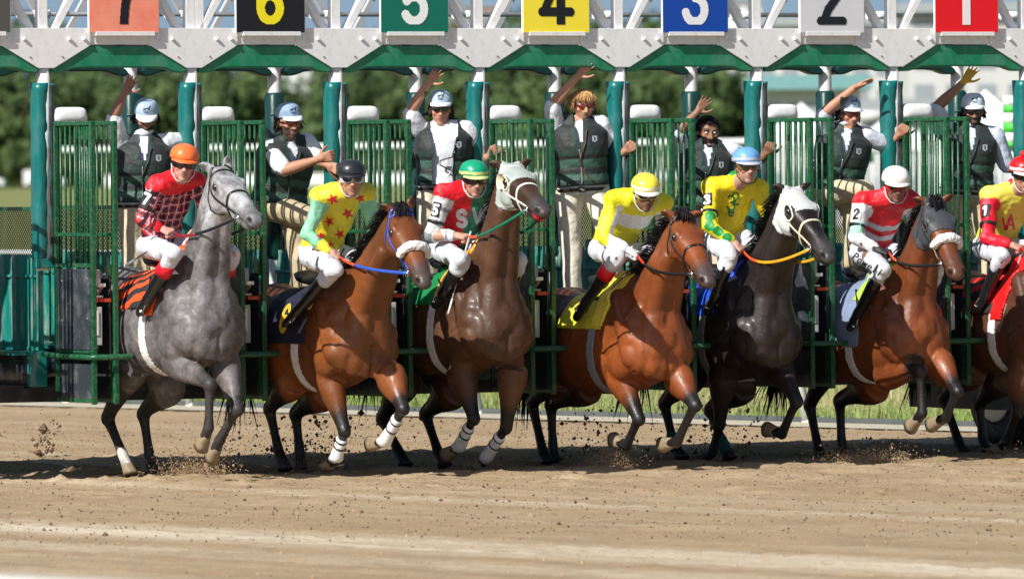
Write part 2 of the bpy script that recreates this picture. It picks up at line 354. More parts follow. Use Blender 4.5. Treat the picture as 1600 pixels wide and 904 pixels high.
def hood(y0, y1, dz=0, seed=0):
    top = [(x, 3.035 + dz) for x in np.linspace(.33, .83, 12)]
    R = [(.83 + (1.105 - .83) * t, 3.035 - .15 * t + dz) for t in np.linspace(.12, .95, 7)] + [(1.112, 2.868 + dz), (1.10, 2.850 + dz), (1.075, 2.843 + dz), (1.03, 2.845 + dz), (.99, 2.856 + dz), (.95, 2.871 + dz), (.90, 2.877 + dz)]
    L = [(WID - x, z) for x, z in R][::-1]
    bot = [(x, 2.879 + dz) for x in np.linspace(.87, .29, 12)]
    out = top + R + bot + L; mb = MB()
    mb.prism(out, y0, y1); return mb
KB = KS[:-1]
for i, k in enumerate(KB):
    if i < 3:
        hh = [gp('hood_pad', hood(-.046, .045, seed=i * 2), m_hood, k * WID, False, bev=.014)] if i == 0 else hh + [gp('hood_pad', hood(-.046, .045, seed=i * 2), m_hood, k * WID, False, bev=.014)]
    else: o = hh[i % 3].copy(); COL.objects.link(o); o.parent = gate; o.location = (k * WID, 0, 0)
mb = hood(.93, 1.04, -.012); rh = gp('rear_hood_pad', mb, m_hood_d, X0, False, bev=.014); grep(rh, [k * WID for k in KB[1:]])
mb = MB(); mb.bx(.33, .83, .0, .01, 3.036, 3.043); grep(gp('hood_hanger', mb, m_black, X0), [k * WID for k in KB[1:]])
# truss
ZT = 3.9
mb = MB(); mb.bx(-.037, .037, -.01, .05, 3.155, ZT); grep(gp('truss_upright', mb, m_white, X0, bev=.003), XR)
mb = MB(); mb.bx(.04, .105, -.01, .05, 3.155, ZT); o = gp('module_upright', mb, m_white, WID, bev=.003)
mb = MB(); mb.bx(X0 - .3, X9 + .3, -.012, .1, ZT, ZT + .1); gp('truss_top_chord', mb, m_white)
mb = MB(); mb.bx(X0 - .3, X9 + .3, .95, 1.05, ZT, ZT + .1); gp('rear_truss_top_chord', mb, m_white)
for sx in (-1, 1):
    mb = MB(); mb.bar((sx * .09, .02, 3.15), (sx * .55, .02, ZT + .01), .06, .05); grep(gp('truss_brace', mb, m_white, X0, bev=.003), XR)
    mb = MB(); mb.bar((sx * .5, 1.0, 3.15), (sx * .04, 1.0, ZT + .01), .04, .04); grep(gp('rear_truss_brace', mb, m_grey, X0), XR)  # rear braces are grey: their shaded look is put into the colour
    mb = MB(); mb.bar((sx * .05, .08, 3.17), (sx * .42, .95, ZT), .035, .035); grep(gp('truss_cross_tie', mb, m_white, X0), XR)
mb = MB(); mb.bx(.02, .06, .99, 1.02, 3.155, ZT); grep(gp('rear_truss_upright', mb, m_grey, X0), XR)  # same grey, shade of the rear truss as colour
mb = MB(); mb.tube([(X0, .5, 3.27), (X9, .5, 3.27)], .017, n=12); rod = gp('tie_rod', mb, m_steel, 0, True)
for k in KS:
    for dx in (-.13, .22):
        mb = MB(); mb.tube([(dx - .06, .5, 3.27), (dx - .055, .5, 3.27), (dx + .055, .5, 3.27), (dx + .06, .5, 3.27)], [.018, .03, .03, .018], n=12); mb.tube([(dx + .06, .5, 3.24), (dx + .06, .5, 3.30)], .012); gp('coupling', mb, m_white, k * WID, True, parent=rod)
# number boards
BD = {-2: ('#4a4a4c', '#e0c020', '9'), -1: ('#55534f', '#f3f3ee', '8'), 0: ('#f79a80', '#15151c', '7'), 1: ('#16161b', '#f8e81c', '6'), 2: ('#04705b', '#f3f7f5', '5'),
      3: ('#fde83e', '#17171c', '4'), 4: ('#0746a8', '#f3f5f8', '3'), 5: ('#d9dade', '#161c26', '2'), 6: ('#ee1020', '#f6f2f2', '1')}
NM = {'7': 'salmon', '6': 'black', '5': 'green', '4': 'yellow', '3': 'blue', '2': 'white', '1': 'red', '8': 'grey', '9': 'dark grey'}
def bigdigit(ch):
    S = 'big'
    pl = {'1': [[(.3, .0), (.3, 1.0)]], '2': [_arc(.3, .72, .2, .21, 175, -28, 18) + [(.40, .50), (.22, .28), (.13, .07)], [(.06, .07), (.53, .07)]],
          '3': [_arc(.3, .74, .18, .19, 165, -85, 16), _arc(.3, .27, .2, .22, 88, -168, 24)], '4': [[(.4, 0), (.4, 1.0)], [(.4, .98), (.08, .28)], [(.02, .23), (.60, .23)]],
          '5': [[(.5, .93), (.14, .93), (.12, .5)], _arc(.3, .28, .2, .22, 140, -152, 26)], '6': [_arc(.3, .29, .19, .22, 0, 360, 30), [(.11, .3), (.11, .7)], _arc(.3, .7, .19, .22, 180, 10, 16)],
          '7': [[(.04, .93), (.54, .93)], [(.5, .9), (.4, .6), (.33, .33), (.30, .0)]], '8': GL['8'], '9': [_arc(.3, .7, .19, .22, 0, 360, 30), [(.49, .7), (.49, .3)], _arc(.3, .29, .19, .22, 0, -170, 16)]}[ch]
    def f(x, y):
        h = .40; x = x / h + .3; y = y / h + .5; r = np.zeros(x.shape, bool)
        for p in pl:
            q = np.array(p); q = np.stack([(q[:, 0] - .3) * 1.0 + .3, q[:, 1]], 1)
            for a, b in zip(q[:-1], q[1:]):
                d = b - a; t = np.clip(((x - a[0]) * d[0] + (y - a[1]) * d[1]) / (d @ d + 1e-9), 0, 1); r |= ((x - a[0] - t * d[0]) ** 2 + (y - a[1] - t * d[1]) ** 2 < .082 ** 2)
        return r & (y < 1.0) & (y > 0)
    return f
for k, (bgc, fg, ch) in BD.items():
    cx = .594; hw = .278; z0 = 3.122; hh_ = .35; cz = z0 + hh_
    mb = MB(); mb.bx(cx - hw, cx + hw, -.092, -.075, z0, z0 + 2 * hh_); fr = gp('number_board', mb, m_white, k * WID, bev=.004)
    fr['label'] = NM[ch] + ' number board bearing ' + ch
    mb = MB(); mb.bx(cx - hw + .008, cx + hw - .008, -.0955, -.09, z0 + .008, z0 + 2 * hh_ - .008)
    gp('board_face', mb, mat('board_' + NM[ch].replace(' ', '_'), hx(bgc), 0.4, n_amt=.05, n_scale=4, bump=.03, dirt=hx(bgc) if ch != '7' else hx('#f0604a'), dirt_scale=5, dirt_amt=.5), 0, parent=fr)
    vs, fs = gridshape(bigdigit(ch), .20, .21, .005)
    o = add('numeral', [V(cx - .005 + x, -.0985, z0 + .065 + .20 + y) for x, y in vs], fs, M(fg, .4, n_amt=.03), None, smooth=False); o.parent = fr
mb = MB(); mb.bx(.37, .83, -.098, -.05, 3.105, 3.12); mb.bx(.37, .83, -.104, -.098, 3.105, 3.135); grep(gp('board_ledge', mb, m_white, X0, bev=.002), [k * WID for k in KB[1:]])
# doors: two open leaves at each post
def leaf(x, full):
    fr = MB(); y0, y1 = -.10, -.71; r = .016
    fr.bar((x, y0, .60), (x, y0, 2.49), .03, .03, up=V(0, 1, 0)); fr.bar((x, y1, .52), (x, y1, 2.49), .034, .034, up=V(0, 1, 0))
    fr.bar((x, y0 + .015, 2.485), (x, y1 - .017, 2.485), .03, .03); fr.bar((x, y0, 1.705), (x, y1, 1.705), .024, .026)
    if full: fr.bar((x, y0, 1.49), (x, y1, 1.49), .03, .03); fr.bar((x, y0, .885), (x, y1, .885), .02, .02)
    fr.bar((x, y0 - .0, .545), (x, y1, .545), .02, .03)
    return fr
for j, (xx, full) in enumerate(((.05, True), (.22, False))):
    d = gp('door_frame', leaf(xx, full), m_green, X0, bev=.004)
    for i in range(7):
        y = -.10 - .0806 * (i + 1)
        mb = MB(); mb.tube([(xx, y, 1.49 if full else 1.44), (xx, y, 2.475)], .008, n=8); gp('bar', mb, m_green, 0, True, parent=d)
    if full:
        mb = MB(); mb.bx(xx - .008, xx + .004, -.66, -.13, .90, 1.465); q = gp('kick_panel', mb, m_panel, 0, bev=.002, parent=d)
        for (y, z) in ((-.2, 1.38), (-.35, 1.40), (-.62, 1.40), (-.62, 1.12), (-.2, 1.10), (-.3, 1.22)):
            mb = MB(); mb.ell((xx - .009, y, z), (.004, .006, .006), n=8, m=4); 
            gp('rivet', mb, m_steel, 0, True, parent=d)
        mb = MB(); mb.bx(xx - .008, xx + .004, -.69, -.18, .53, .80); gp('lower_kick_panel', mb, m_panel, 0, bev=.002, parent=d)
    else:
        mb = MB(); mb.bx(xx - .012, xx + .012, -.69, -.63, .53, .82); gp('guard_strip', mb, m_green, 0, bev=.002, parent=d)
        mb = MB(); mb.bx(xx - .003, xx + .003, -.63, -.13, .56, 1.42); gp('inner_kick_panel', mb, m_black, 0, parent=d)
    grep(d, XR[:-1] if False else XR)
mb = MB(); mb.loft([V(.185, -.02, z) for z in (2.502, 2.505, 2.54, 2.58, 2.597, 2.603)], [V(1, 0, 0)] * 6, [V(0, 1, 0)] * 6, [.125, .132, .132, .126, .11, .08], [.07, .075, .075, .07, .055, .03], n=28, e=4)
cp = gp('hinge_cap_pad', mb, m_white, X0, True); grep(cp, XR)
mb = MB(); mb.cap_tube((.03, 0, 2.545), (.10, 0, 2.545), .032, .032)
for x in (.10, .26): mb.bx(x - .03, x + .03, -.03, .03, 2.475, 2.503)
for x, y in ((.075, -.02), (.092, -.06), (.125, -.02), (.06, .04)): mb.tube([(x, y, .95), (x, y, 2.49)], .008, n=6)
mb.bar((.07, -.07, .6), (.07, -.07, 2.49), .02, .02, up=V(0, 1, 0))
grep(gp('hinge_tube', mb, m_green, X0, True), XR)
mb = MB(); mb.bx(.085, .145, -.63, -.5, 1.33, 1.46); mb.bx(.085, .15, -.64, -.45, .93, 1.20); o = gp('lock_box', mb, m_grey, X0, bev=.006)
mb = MB(); mb.bx(.095, .12, -.648, -.641, 1.0, 1.17); gp('white_plate', mb, m_white, 0, parent=o, bev=.003)
mb = MB(); mb.bx(.09, .15, -.70, -.64, 1.34, 1.365); gp('white_plate', mb, m_white, 0, parent=o, bev=.003)
mb = MB(); mb.bar((.13, -.66, 1.34), (.09, -.45, 1.12), .03, .02); gp('latch_arm', mb, m_steel, 0, parent=o)
mb = MB(); mb.tube([(.1, -.64, .92), (.1, -.6, .78)], .018); gp('air_hose', mb, m_black, 0, parent=o)
mb = MB(); mb.tube([(.08, -.65, 1.27), (.15, -.65, 1.27)], .01); gp('latch_pin', mb, m_steel, 0, parent=o)
mb = MB(); mb.bx(.10, .19, -.70, -.66, 1.235, 1.26); gp('latch_tip', mb, M('#b5402a', .6), 0, parent=o)
mb = MB(); mb.prism([(.15, 1.44), (.21, 1.40), (.21, 1.47), (.16, 1.56)], -.69, -.68); gp('latch_gusset', mb, m_green, 0, parent=o)
grep(o, XR)
mb = MB(); mb.tube([(-.02, -.02, .865), (.0, -.12, .855), (.01, -.25, .85), (.02, -.5, .85), (.02, -.74, .85)] + [(.02 + .12 * math.sin(a), -.74 - .06 * (1 - math.cos(a)), .85) for a in (.4, .8, 1.2)] + [(.30, -.79, .852), (.31, -.79, .852)], .021, n=12)
grep(gp('foot_rail', mb, m_green, X0, True), XR)
# partitions going back
YB = 2.6
mb = MB(); mb.bx(-.015, .015, .06, YB, 1.535, 1.565); mb.bx(-.02, .02, .06, YB, .885, .91); mb.bx(-.02, .02, .06, .10, .9, 1.54); mb.bx(-.02, .02, YB - .04, YB, .9, 1.54); mb.bx(-.03, .0, .10, YB - .05, 1.40, 1.42)
pf = gp('partition_frame', mb, m_corr, X0, bev=.004)
mb = MB(); n = 120; ys = np.linspace(.08, YB - .03, n); prof = [(-.012 - (.012 if (i % 8) in (3, 4, 5) else 0)) for i in range(n)]
mb.add([V(p, y, z) for z in (.905, 1.54) for p, y in zip(prof, ys)] + [V(.01, y, z) for z in (.905, 1.54) for y in ys],
       [(i, i + 1, n + i + 1, n + i) for i in range(n - 1)] + [(2 * n + i, 3 * n + i, 3 * n + i + 1, 2 * n + i + 1) for i in range(n - 1)])
gp('corrugated_sheet', mb, m_corr, 0, parent=pf)
mb = MB(); mb.bar((0, .02, 1.885), (0, YB, 1.885), .02, .03); mb.bar((0, 1.02, 1.55), (0, 1.02, 1.885), .02, .02, up=V(0, 1, 0)); gp('mesh_rail', mb, m_green, 0, parent=pf)
mb = MB(); s = .032; hgt = .33
for i in range(int((YB + hgt) / s)):
    y = .05 - hgt + i * s
    for sg in (1, -1):
        a = y; b = y + hgt; za, zb = (1.555, 1.885) if sg > 0 else (1.885, 1.555)
        ta = max(0, (.05 - a) / hgt); tb = min(1, (YB - .02 - a) / hgt)
        if tb - ta < .02: continue
        A = V(sg * .0015, a + hgt * ta, za + (zb - za) * ta); B = V(sg * .0015, a + hgt * tb, za + (zb - za) * tb)
        mb.bar(A, B, .0036, .0036, up=V(1, 0, 0))
o = gp('wire_mesh', mb, m_wire, 0, parent=pf, kind='stuff')
mb = MB(); zz = np.linspace(.08, YB, 40); mb.loft([V(-.06, y, .76) for y in zz], [V(1, 0, 0)] * 40, [V(0, 0, 1)] * 40, [.06 + .004 * math.sin(y * 30) for y in zz], [.12 + .004 * math.sin(y * 22 + 1) for y in zz], n=14, e=3.5)
gp('lower_pad', mb, m_navy, 0, True, parent=pf)
mb = MB(); mb.bx(-.20, -.02, .06, YB, .855, .882); gp('step_board', mb, m_corr, 0, parent=pf)
mb = MB(); mb.bx(-.11, .03, .02, .07, .63, .885); gp('pad_end', mb, m_corr, 0, parent=pf, bev=.01)
grep(pf, XR)
mb = MB(); mb.bx(X0 - .3, X9 + .3, .16, .26, .52, .62); mb.bx(X0 - .3, X9 + .3, YB - .1, YB + .02, .52, .64)
for k in KS: mb.bx(k * WID - .05, k * WID + .05, .26, YB - .1, .55, .63)
gp('base_frame', mb, m_black)
mb = MB(); mb.bx(.05, .565, YB - .03, YB + .05, .62, 1.5); mb.bx(.59, 1.10, YB - .03, YB + .05, .62, 1.5); mb.bx(-.03, .03, YB - .02, YB + .05, .6, 1.6)
grep(gp('rear_door', mb, m_navy, X0, bev=.02), [k * WID for k in KB[1:]])
# wheels
def wheel(cx, cy, r, name='wheel'):
    mb = MB(); C = [V(cx + dx, cy, r) for dx in (-.13, -.12, -.08, 0, .08, .12, .13)]
    mb.loft(C, [V(0, 1, 0)] * 7, [V(0, 0, 1)] * 7, [r * .8, r * .93, r, r * 1.0, r, r * .93, r * .8], [r * .8, r * .93, r, r * 1.0, r, r * .93, r * .8], n=40)
    o = gp('tyre', mb, m_black, 0, True)
    mb = MB(); mb.loft([V(cx - .135 - d, cy, r) for d in (0, .004, 0)], [V(0, 1, 0)] * 3, [V(0, 0, 1)] * 3, [r * .62, r * .56, r * .3], [r * .62, r * .56, r * .3], n=32); mb.loft([V(cx - .13 - d, cy, r) for d in (0, .05)], [V(0, 1, 0)] * 2, [V(0, 0, 1)] * 2, [.09, .07], [.09, .07], n=16); gp('rim', mb, m_steel, 0, True, parent=o)
wheel(8.50, .95, .44); wheel(-1.9, .95, .40)
mb = MB(); mb.bx(8.5 - .5, 8.5 + .4, .3, 1.6, .3, .62); gp('axle_box', mb, m_black)
# ------------------------------------------------------------------ ground and background
RD = nz(V(0.64, -0.768, 0))            # direction of the rails
RA = GZ(300, 640)                       # inner rail foot line
RNV = V(-RD[1], RD[0], 0)               # to the infield
if RNV[1] < 0: RNV = -RNV
def railc(s, o=0.0, z=0.0): return RA + RD * s + RNV * o + UP * z
def side(p): return (p[..., 0] - RA[0]) * RNV[0] + (p[..., 1] - RA[1]) * RNV[1]
# dirt sheet: fine in view, coarse beyond
_yb = lambda p: float(-p[0] * RD[1] + p[1] * RD[0])
BANDS = [(_yb(GZ(300, 832)), .85, .95), (_yb(GZ(900, 786)), .35, .6), (_yb(GZ(900, 890)), .5, .5)]
def dirt_mat():
    m = bpy.data.materials.new('track_dirt'); m.use_nodes = True; nt = m.node_tree; b = nt.nodes['Principled BSDF']; L = nt.links.new
    tc = nt.nodes.new('ShaderNodeTexCoord')
    rot = nt.nodes.new('ShaderNodeMapping'); rot.inputs['Rotation'].default_value = (0, 0, -math.atan2(RD[1], RD[0])); L(tc.outputs['Object'], rot.inputs[0])
    st = nt.nodes.new('ShaderNodeMapping'); st.inputs['Scale'].default_value = (.05, 1.0, 1); L(rot.outputs[0], st.inputs[0])
    def noise(vec, sc, det=6, ro=.6):
        n = nt.nodes.new('ShaderNodeTexNoise'); n.inputs['Scale'].default_value = sc; n.inputs['Detail'].default_value = det; n.inputs['Roughness'].default_value = ro; L(vec, n.inputs['Vector']); return n.outputs[0]
    def rng(i, a, b_, c, d):
        r = nt.nodes.new('ShaderNodeMapRange'); r.inputs[1].default_value = a; r.inputs[2].default_value = b_; r.inputs[3].default_value = c; r.inputs[4].default_value = d; L(i, r.inputs[0]); return r.outputs[0]
    def mix(f, a, b_):
        x = nt.nodes.new('ShaderNodeMix'); x.data_type = 'RGBA'; L(f, x.inputs[0])
        for s, v in ((6, a), (7, b_)):
            if isinstance(v, tuple): x.inputs[s].default_value = (*v, 1)
            else: L(v, x.inputs[s])
        return x.outputs[2]
    O = tc.outputs['Object']
    c = mix(rng(noise(O, 1.1), .35, .65, 0, 1), (.335, .24, .14), (.41, .30, .18))
    c = mix(rng(noise(st.outputs[0], 1.3, 5, .7), .48, .64, 0, .6), c, (.50, .40, .27))      # dry pale harrow streaks along the track
    sx = nt.nodes.new('ShaderNodeSeparateXYZ'); L(rot.outputs[0], sx.inputs[0])
    for y0_, w__, am in BANDS:      # pale dry strips left by the harrow
        d1 = nt.nodes.new('ShaderNodeMath'); d1.operation = 'SUBTRACT'; L(sx.outputs[1], d1.inputs[0]); d1.inputs[1].default_value = y0_
        d2 = nt.nodes.new('ShaderNodeMath'); d2.operation = 'ABSOLUTE'; L(d1.outputs[0], d2.inputs[0])
        d3 = nt.nodes.new('ShaderNodeMath'); d3.operation = 'MULTIPLY'; L(rng(d2.outputs[0], w__ * .3, w__, am, 0), d3.inputs[0]); L(rng(noise(st.outputs[0], 4.0, 6, .7), .40, .56, 0.25, 1), d3.inputs[1])
        c = mix(d3.outputs[0], c, (.66, .57, .42))
    c = mix(rng(noise(O, 22, 5, .7), .55, .78, 0, .55), c, (.24, .15, .08))
    c = mix(rng(noise(O, 60, 3, .7), .60, .75, 0, .5), c, (.62, .48, .30))
    L(c, b.inputs['Base Color']); b.inputs['Roughness'].default_value = .95; b.inputs['Specular IOR Level'].default_value = .2
    bp = nt.nodes.new('ShaderNodeBump'); bp.inputs['Strength'].default_value = .7; bp.inputs['Distance'].default_value = .02; L(noise(O, 30, 8, .7), bp.inputs['Height']); L(bp.outputs[0], b.inputs['Normal'])
    return m
m_dirt = dirt_mat()
_dg = np.random.default_rng(77); DIV = [(_dg.uniform(-4, 4), _dg.uniform(56, 67), _dg.uniform(.06, .13), _dg.uniform(.02, .05)) for _ in range(170)]
def gheight(p):
    q = p.copy(); q[:, 2] = 0
    al = q @ RD; ac = q @ RNV
    h = .003 * wav(q, 2.2, 1) + .005 * wav(q, 9, 2) + .006 * wav(q, 24, 3) + .006 * wav(q, 55, 0)
    h += .003 * np.sin(ac * 11 + .6 * np.sin(al * .5)) * (0.5 + 0.5 * np.sin(ac * .9 + 1))
    for cx_, cy_, r_, d_ in DIV:
        k_ = np.abs(p[:, 0] - cx_) + np.abs(p[:, 1] - cy_) < r_ * 6
        if k_.any():
            r2 = ((p[k_, 0] - cx_) ** 2 + (p[k_, 1] - cy_) ** 2) / r_ ** 2; h[k_] += d_ * (-np.exp(-r2) + .6 * np.exp(-(np.sqrt(r2) - 1.6) ** 2 * 3))
    return h - .008
xs = np.linspace(-7.0, 7.0, 230); ys = np.concatenate([np.arange(33, 57, .11), np.arange(57, 68, .045), np.arange(68, 86, .12)])
X, Y = np.meshgrid(xs, ys, indexing='ij'); pv = np.stack([X.ravel(), Y.ravel(), np.zeros(X.size)], 1); pv[:, 2] = gheight(pv)
nx, ny = X.shape; I = np.arange(nx * ny).reshape(nx, ny)
F_ = np.stack([I[:-1, :-1], I[1:, :-1], I[1:, 1:], I[:-1, 1:]], -1).reshape(-1, 4)
cen = pv[F_].mean(1); keep = side(cen) < .35
o = add('track_dirt', pv, F_[keep], m_dirt); tag(o, kind='structure')
mb = MB(); mb.add([V(-400, -60, -.05), V(400, -60, -.05), V(400, 400, -.05), V(-400, 400, -.05)], [(0, 1, 2, 3)]); o = mb.build('ground', m_dirt, smooth=False); tag(o, kind='structure')
m_clod = mat('dark_damp_dirt', (.13, .085, .05), .95, n_amt=.3, n_scale=40); m_clod2 = mat('dry_dirt_crumb', (.40, .28, .16), .95, n_amt=.3, n_scale=40)
ICO = None
def clods(name, pts, rad, mt, label=None, kind='stuff', seed=0):
    rg = np.random.default_rng(seed); n = len(pts); b = np.array([(1, 0, 0), (-1, 0, 0), (0, 1, 0), (0, -1, 0), (0, 0, 1), (0, 0, -1)], float)
    v = b[None] * rad[:, None, None] * rg.uniform(.5, 1.4, (n, 6, 1)); a = rg.uniform(0, 6.28, n); ca, sa = np.cos(a), np.sin(a)
    vx = v[..., 0] * ca[:, None] - v[..., 1] * sa[:, None]; vy = v[..., 0] * sa[:, None] + v[..., 1] * ca[:, None]; v = np.stack([vx, vy, v[..., 2]], -1) + np.asarray(pts)[:, None]
    f = np.array([(0, 2, 4), (2, 1, 4), (1, 3, 4), (3, 0, 4), (2, 0, 5), (1, 2, 5), (3, 1, 5), (0, 3, 5)]); F = (f[None] + 6 * np.arange(n)[:, None, None]).reshape(-1, 3)
    o = add(name, v.reshape(-1, 3), F, mt, smooth=False); tag(o, label, kind=kind); return o
n = 18000; px = RNG.uniform(-6, 6, n); py = 40 + 38 * RNG.uniform(0, 1, n) ** .9; pp = np.stack([px, py, np.zeros(n)], 1); pp[:, 2] = gheight(pp) + .002; k = side(pp) < 0; pp = pp[k]
o = clods('loose_dirt_crumbs', pp, RNG.gamma(2.0, .0015, len(pp)) + .0018, m_clod2, 'loose crumbs of pale dirt scattered over the harrowed track'); o['category'] = 'dirt crumbs'
n = 9000; px = RNG.uniform(-6, 6, n); py = 50 + 24 * RNG.uniform(0, 1, n); pp = np.stack([px, py, np.zeros(n)], 1); pp[:, 2] = gheight(pp) + .004; k = side(pp) < 0; pp = pp[k]
o = clods('dark_dirt_crumbs', pp, RNG.gamma(2.0, .0017, len(pp)) + .0018, m_clod, 'darker damp crumbs of dirt lying on the churned track', seed=3); o['category'] = 'dirt crumbs'
# grass infield
def grass_mat(name, a, b_, c, sc):
    m = mat(name, a, .9, n_amt=.25, n_scale=sc, dirt=b_, dirt_scale=sc * .3, dirt_amt=.8, spec=.2); return m
m_grass = grass_mat('infield_grass', (.19, .22, .07), (.34, .30, .15), None, 3)
far = []
a0 = railc(-300, .3); a1 = railc(60, .3)
mb = MB(); mb.add([V(a0[0], a0[1], -.02), V(a1[0], a1[1], -.02), V(400, a1[1], -.02), V(600, 3000, -.02), V(-900, 3000, -.02), V(-900, a0[1], -.02)], [(0, 1, 2, 3, 4, 5)])
o = mb.build('infield_ground', m_grass, smooth=False); tag(o, kind='structure')
mb = MB(); mb.add([railc(-60, -.12, .004), railc(40, -.12, .004), railc(40, .36, .03), railc(-60, .36, .03)], [(0, 1, 2, 3)]); o = mb.build('pale_gravel_edge', mat('pale_gravel', (.46, .41, .31), .9, n_amt=.2, n_scale=20, bump=.6, b_scale=60), smooth=False); tag(o, kind='structure')
mb = MB(); mb.bar(railc(-60, .30, .035), railc(40, .30, .03), .06, .07); o = mb.build('kerb_board', mat('dark_kerb', (.07, .08, .08), .95, n_amt=.2)); tag(o, kind='structure')
# grass blades next to the rail
nb = 42000; s_ = RNG.uniform(-14, 12, nb); o_ = .40 + 15 * RNG.uniform(0, 1, nb) ** 1.5; b0 = RA + np.outer(s_, RD) + np.outer(o_, RNV); b0[:, 2] = -.02
hgt = RNG.uniform(.05, .15, nb) * (1 + .8 * (wav(b0, 1.5, 4) > .25)); an = RNG.uniform(0, 3.14, nb); wv = np.stack([np.cos(an), np.sin(an) * .5, np.zeros(nb)], 1) * .010; ln = np.stack([RNG.normal(0, .04, nb), RNG.normal(0, .04, nb), hgt], 1)
vv = np.stack([b0 - wv, b0 + wv, b0 + ln], 1).reshape(-1, 3); ff = np.arange(nb * 3).reshape(-1, 3)
t_ = np.clip(.62 + .6 * wav(b0, 1.2, 2) + RNG.normal(0, .22, nb), 0, 1)[:, None]; cc = np.array([[.42, .36, .19]]) * (1 - t_) + np.array([[.19, .29, .07]]) * t_; cc = np.repeat(cc, 3, 0)
o = add('grass', vv, ff, mat('grass_blades', attr=True, rough=.8, n_amt=.1, spec=.3), col=cc, smooth=False); tag(o, 'rough green and straw coloured grass growing along the inside rail', 'grass', kind='stuff')
# inner rail
m_rail = mat('white_rail_plastic', (.74, .75, .73), .4, n_amt=.06, dirt=(.35, .33, .28), dirt_amt=.2)
ir = thing('inner_rail', railc(0), 'white inside running rail on leaning posts seen beneath the gate', 'rail')
mb = MB(); mb.bar(railc(-40, .0, 1.40), railc(14, .0, 1.40), .10, .06); o = mb.build('rail_top', m_rail, ir); bevel(o, .015)
def s_at(u):
    lo, hi = -40, 20
    for _ in range(50):
        mm = (lo + hi) / 2
        if PROJ(railc(mm, .12))[0] < u: lo = mm
        else: hi = mm
    return lo
for u in (-420, -170, 82, 275, 505, 726, 968, 1238, 1540):
    s = s_at(u); mb = MB(); mb.tube([railc(s, .30, -.02), railc(s, .22, .3), railc(s, .02, 1.2), railc(s, 0, 1.38)], [.042, .04, .036, .034], n=12); mb.tube([railc(s, .30, -.02), railc(s, .30, .06)], [.07, .05], n=12); mb.build('rail_post', mat('post_grey_paint', (.52, .56, .5), .5, n_amt=.1) if u == -420 else bpy.data.materials['post_grey_paint'], ir)
# outer rail in the foreground (bottom left corner)
pA = P(0, 902, 20.4); pB = P(180, 912.5, 20.05); d = nz(pB - pA)
orl = thing('outer_rail', (pA[0], pA[1], 0), 'blurred white outside rail just entering the bottom left corner', 'rail')
mb = MB(); mb.tube([pA - d * 8 - UP * .04, pA - UP * .04, pA + d * 9 - UP * .04], .045, n=16); mb.build('rail_top', m_rail, orl)
for s in (-6, -3, 3, 6): mb = MB(); q = pA + d * s; mb.tube([V(q[0], q[1], 0), V(q[0], q[1], q[2] - .07)], .03, n=10); mb.build('rail_post', m_rail, orl)
# sky beyond is the world; far scenery
m_leaf = mat('leaf_green', attr=True, rough=.75, n_amt=.15, n_scale=3, spec=.3); m_trunk = mat('bark', (.12, .09, .06), .9, n_amt=.3)
def crown(seed, rx, rz, n=2600, size=.55):
    rg = np.random.default_rng(seed); k = 16
    cl = np.stack([rg.normal(0, .42, k), rg.normal(0, .42, k), rg.uniform(-.8, .75, k)], 1); cl[:, :2] *= (1.05 - .5 * np.abs(cl[:, 2:3])); cr = rg.uniform(.28, .5, k)
    ci = rg.integers(0, k, n); d = rg.normal(size=(n, 3)); d /= np.linalg.norm(d, axis=1)[:, None]
    p = (cl[ci] + d * cr[ci][:, None] * rg.uniform(.7, 1.05, (n, 1))) * [rx, rx, rz]
    u = np.cross(d, rg.normal(size=(n, 3))); u /= np.linalg.norm(u, axis=1)[:, None]; w_ = np.cross(d, u); sz = size * rg.uniform(.5, 1.3, (n, 1))
    v = np.stack([p - u * sz, p + w_ * sz * .6, p + u * sz, p - w_ * sz * .6], 1).reshape(-1, 3); f = np.arange(4 * n).reshape(-1, 4)
    t = rg.uniform(0, 1, (n, 1)) * .5 + rg.uniform(0, 1, k)[ci][:, None] * .5; c = np.array([[.03, .065, .02]]) * (1 - t) + np.array([[.10, .15, .045]]) * t
    return v, f, np.repeat(c, 4, 0)
crowns = []
for s in range(5):
    v, f, c = crown(s + 10, 6.5, 6.2); me = bpy.data.meshes.new('crown'); me.from_pydata(v.tolist(), [], f.tolist()); a = me.color_attributes.new('col', 'FLOAT_COLOR', 'POINT'); q = np.ones((len(v), 4)); q[:, :3] = c; a.data.foreach_set('color', q.ravel()); me.materials.append(m_leaf); crowns.append(me)
mb = MB(); mb.tube([(0, 0, 0), (.1, 0, 3), (-.1, .1, 7), (.1, 0, 10)], [.45, .35, .25, .1], n=8)
for a in range(5): mb.tube([(0, 0, 4 + a), (1.6 * math.cos(a * 1.3), 1.6 * math.sin(a * 1.3), 6 + a), (3 * math.cos(a * 1.3), 3 * math.sin(a * 1.3), 7.5 + a)], [.2, .12, .04], n=6)
v_, f_ = mb.arrays(); tm = bpy.data.meshes.new('trunk'); tm.from_pydata(v_.tolist(), [], f_); tm.materials.append(m_trunk)
def tree(x, y, sc, sz, i, lab, grp):
    t = thing('deciduous_tree', (x, y, -.02), lab, 'tree', grp)
    for nm, me, z in (('trunk', tm, 0), ('crown', crowns[i % 5], 6.6)):
        o = bpy.data.objects.new(nm, me); COL.objects.link(o); o.parent = t; o.location = (0, 0, z * sz); o.scale = (sc, sc, sz); o.rotation_euler = (0, 0, i * 1.7 if nm == 'crown' else 0)
D1 = 1080
rg = np.random.default_rng(5)
i = 0
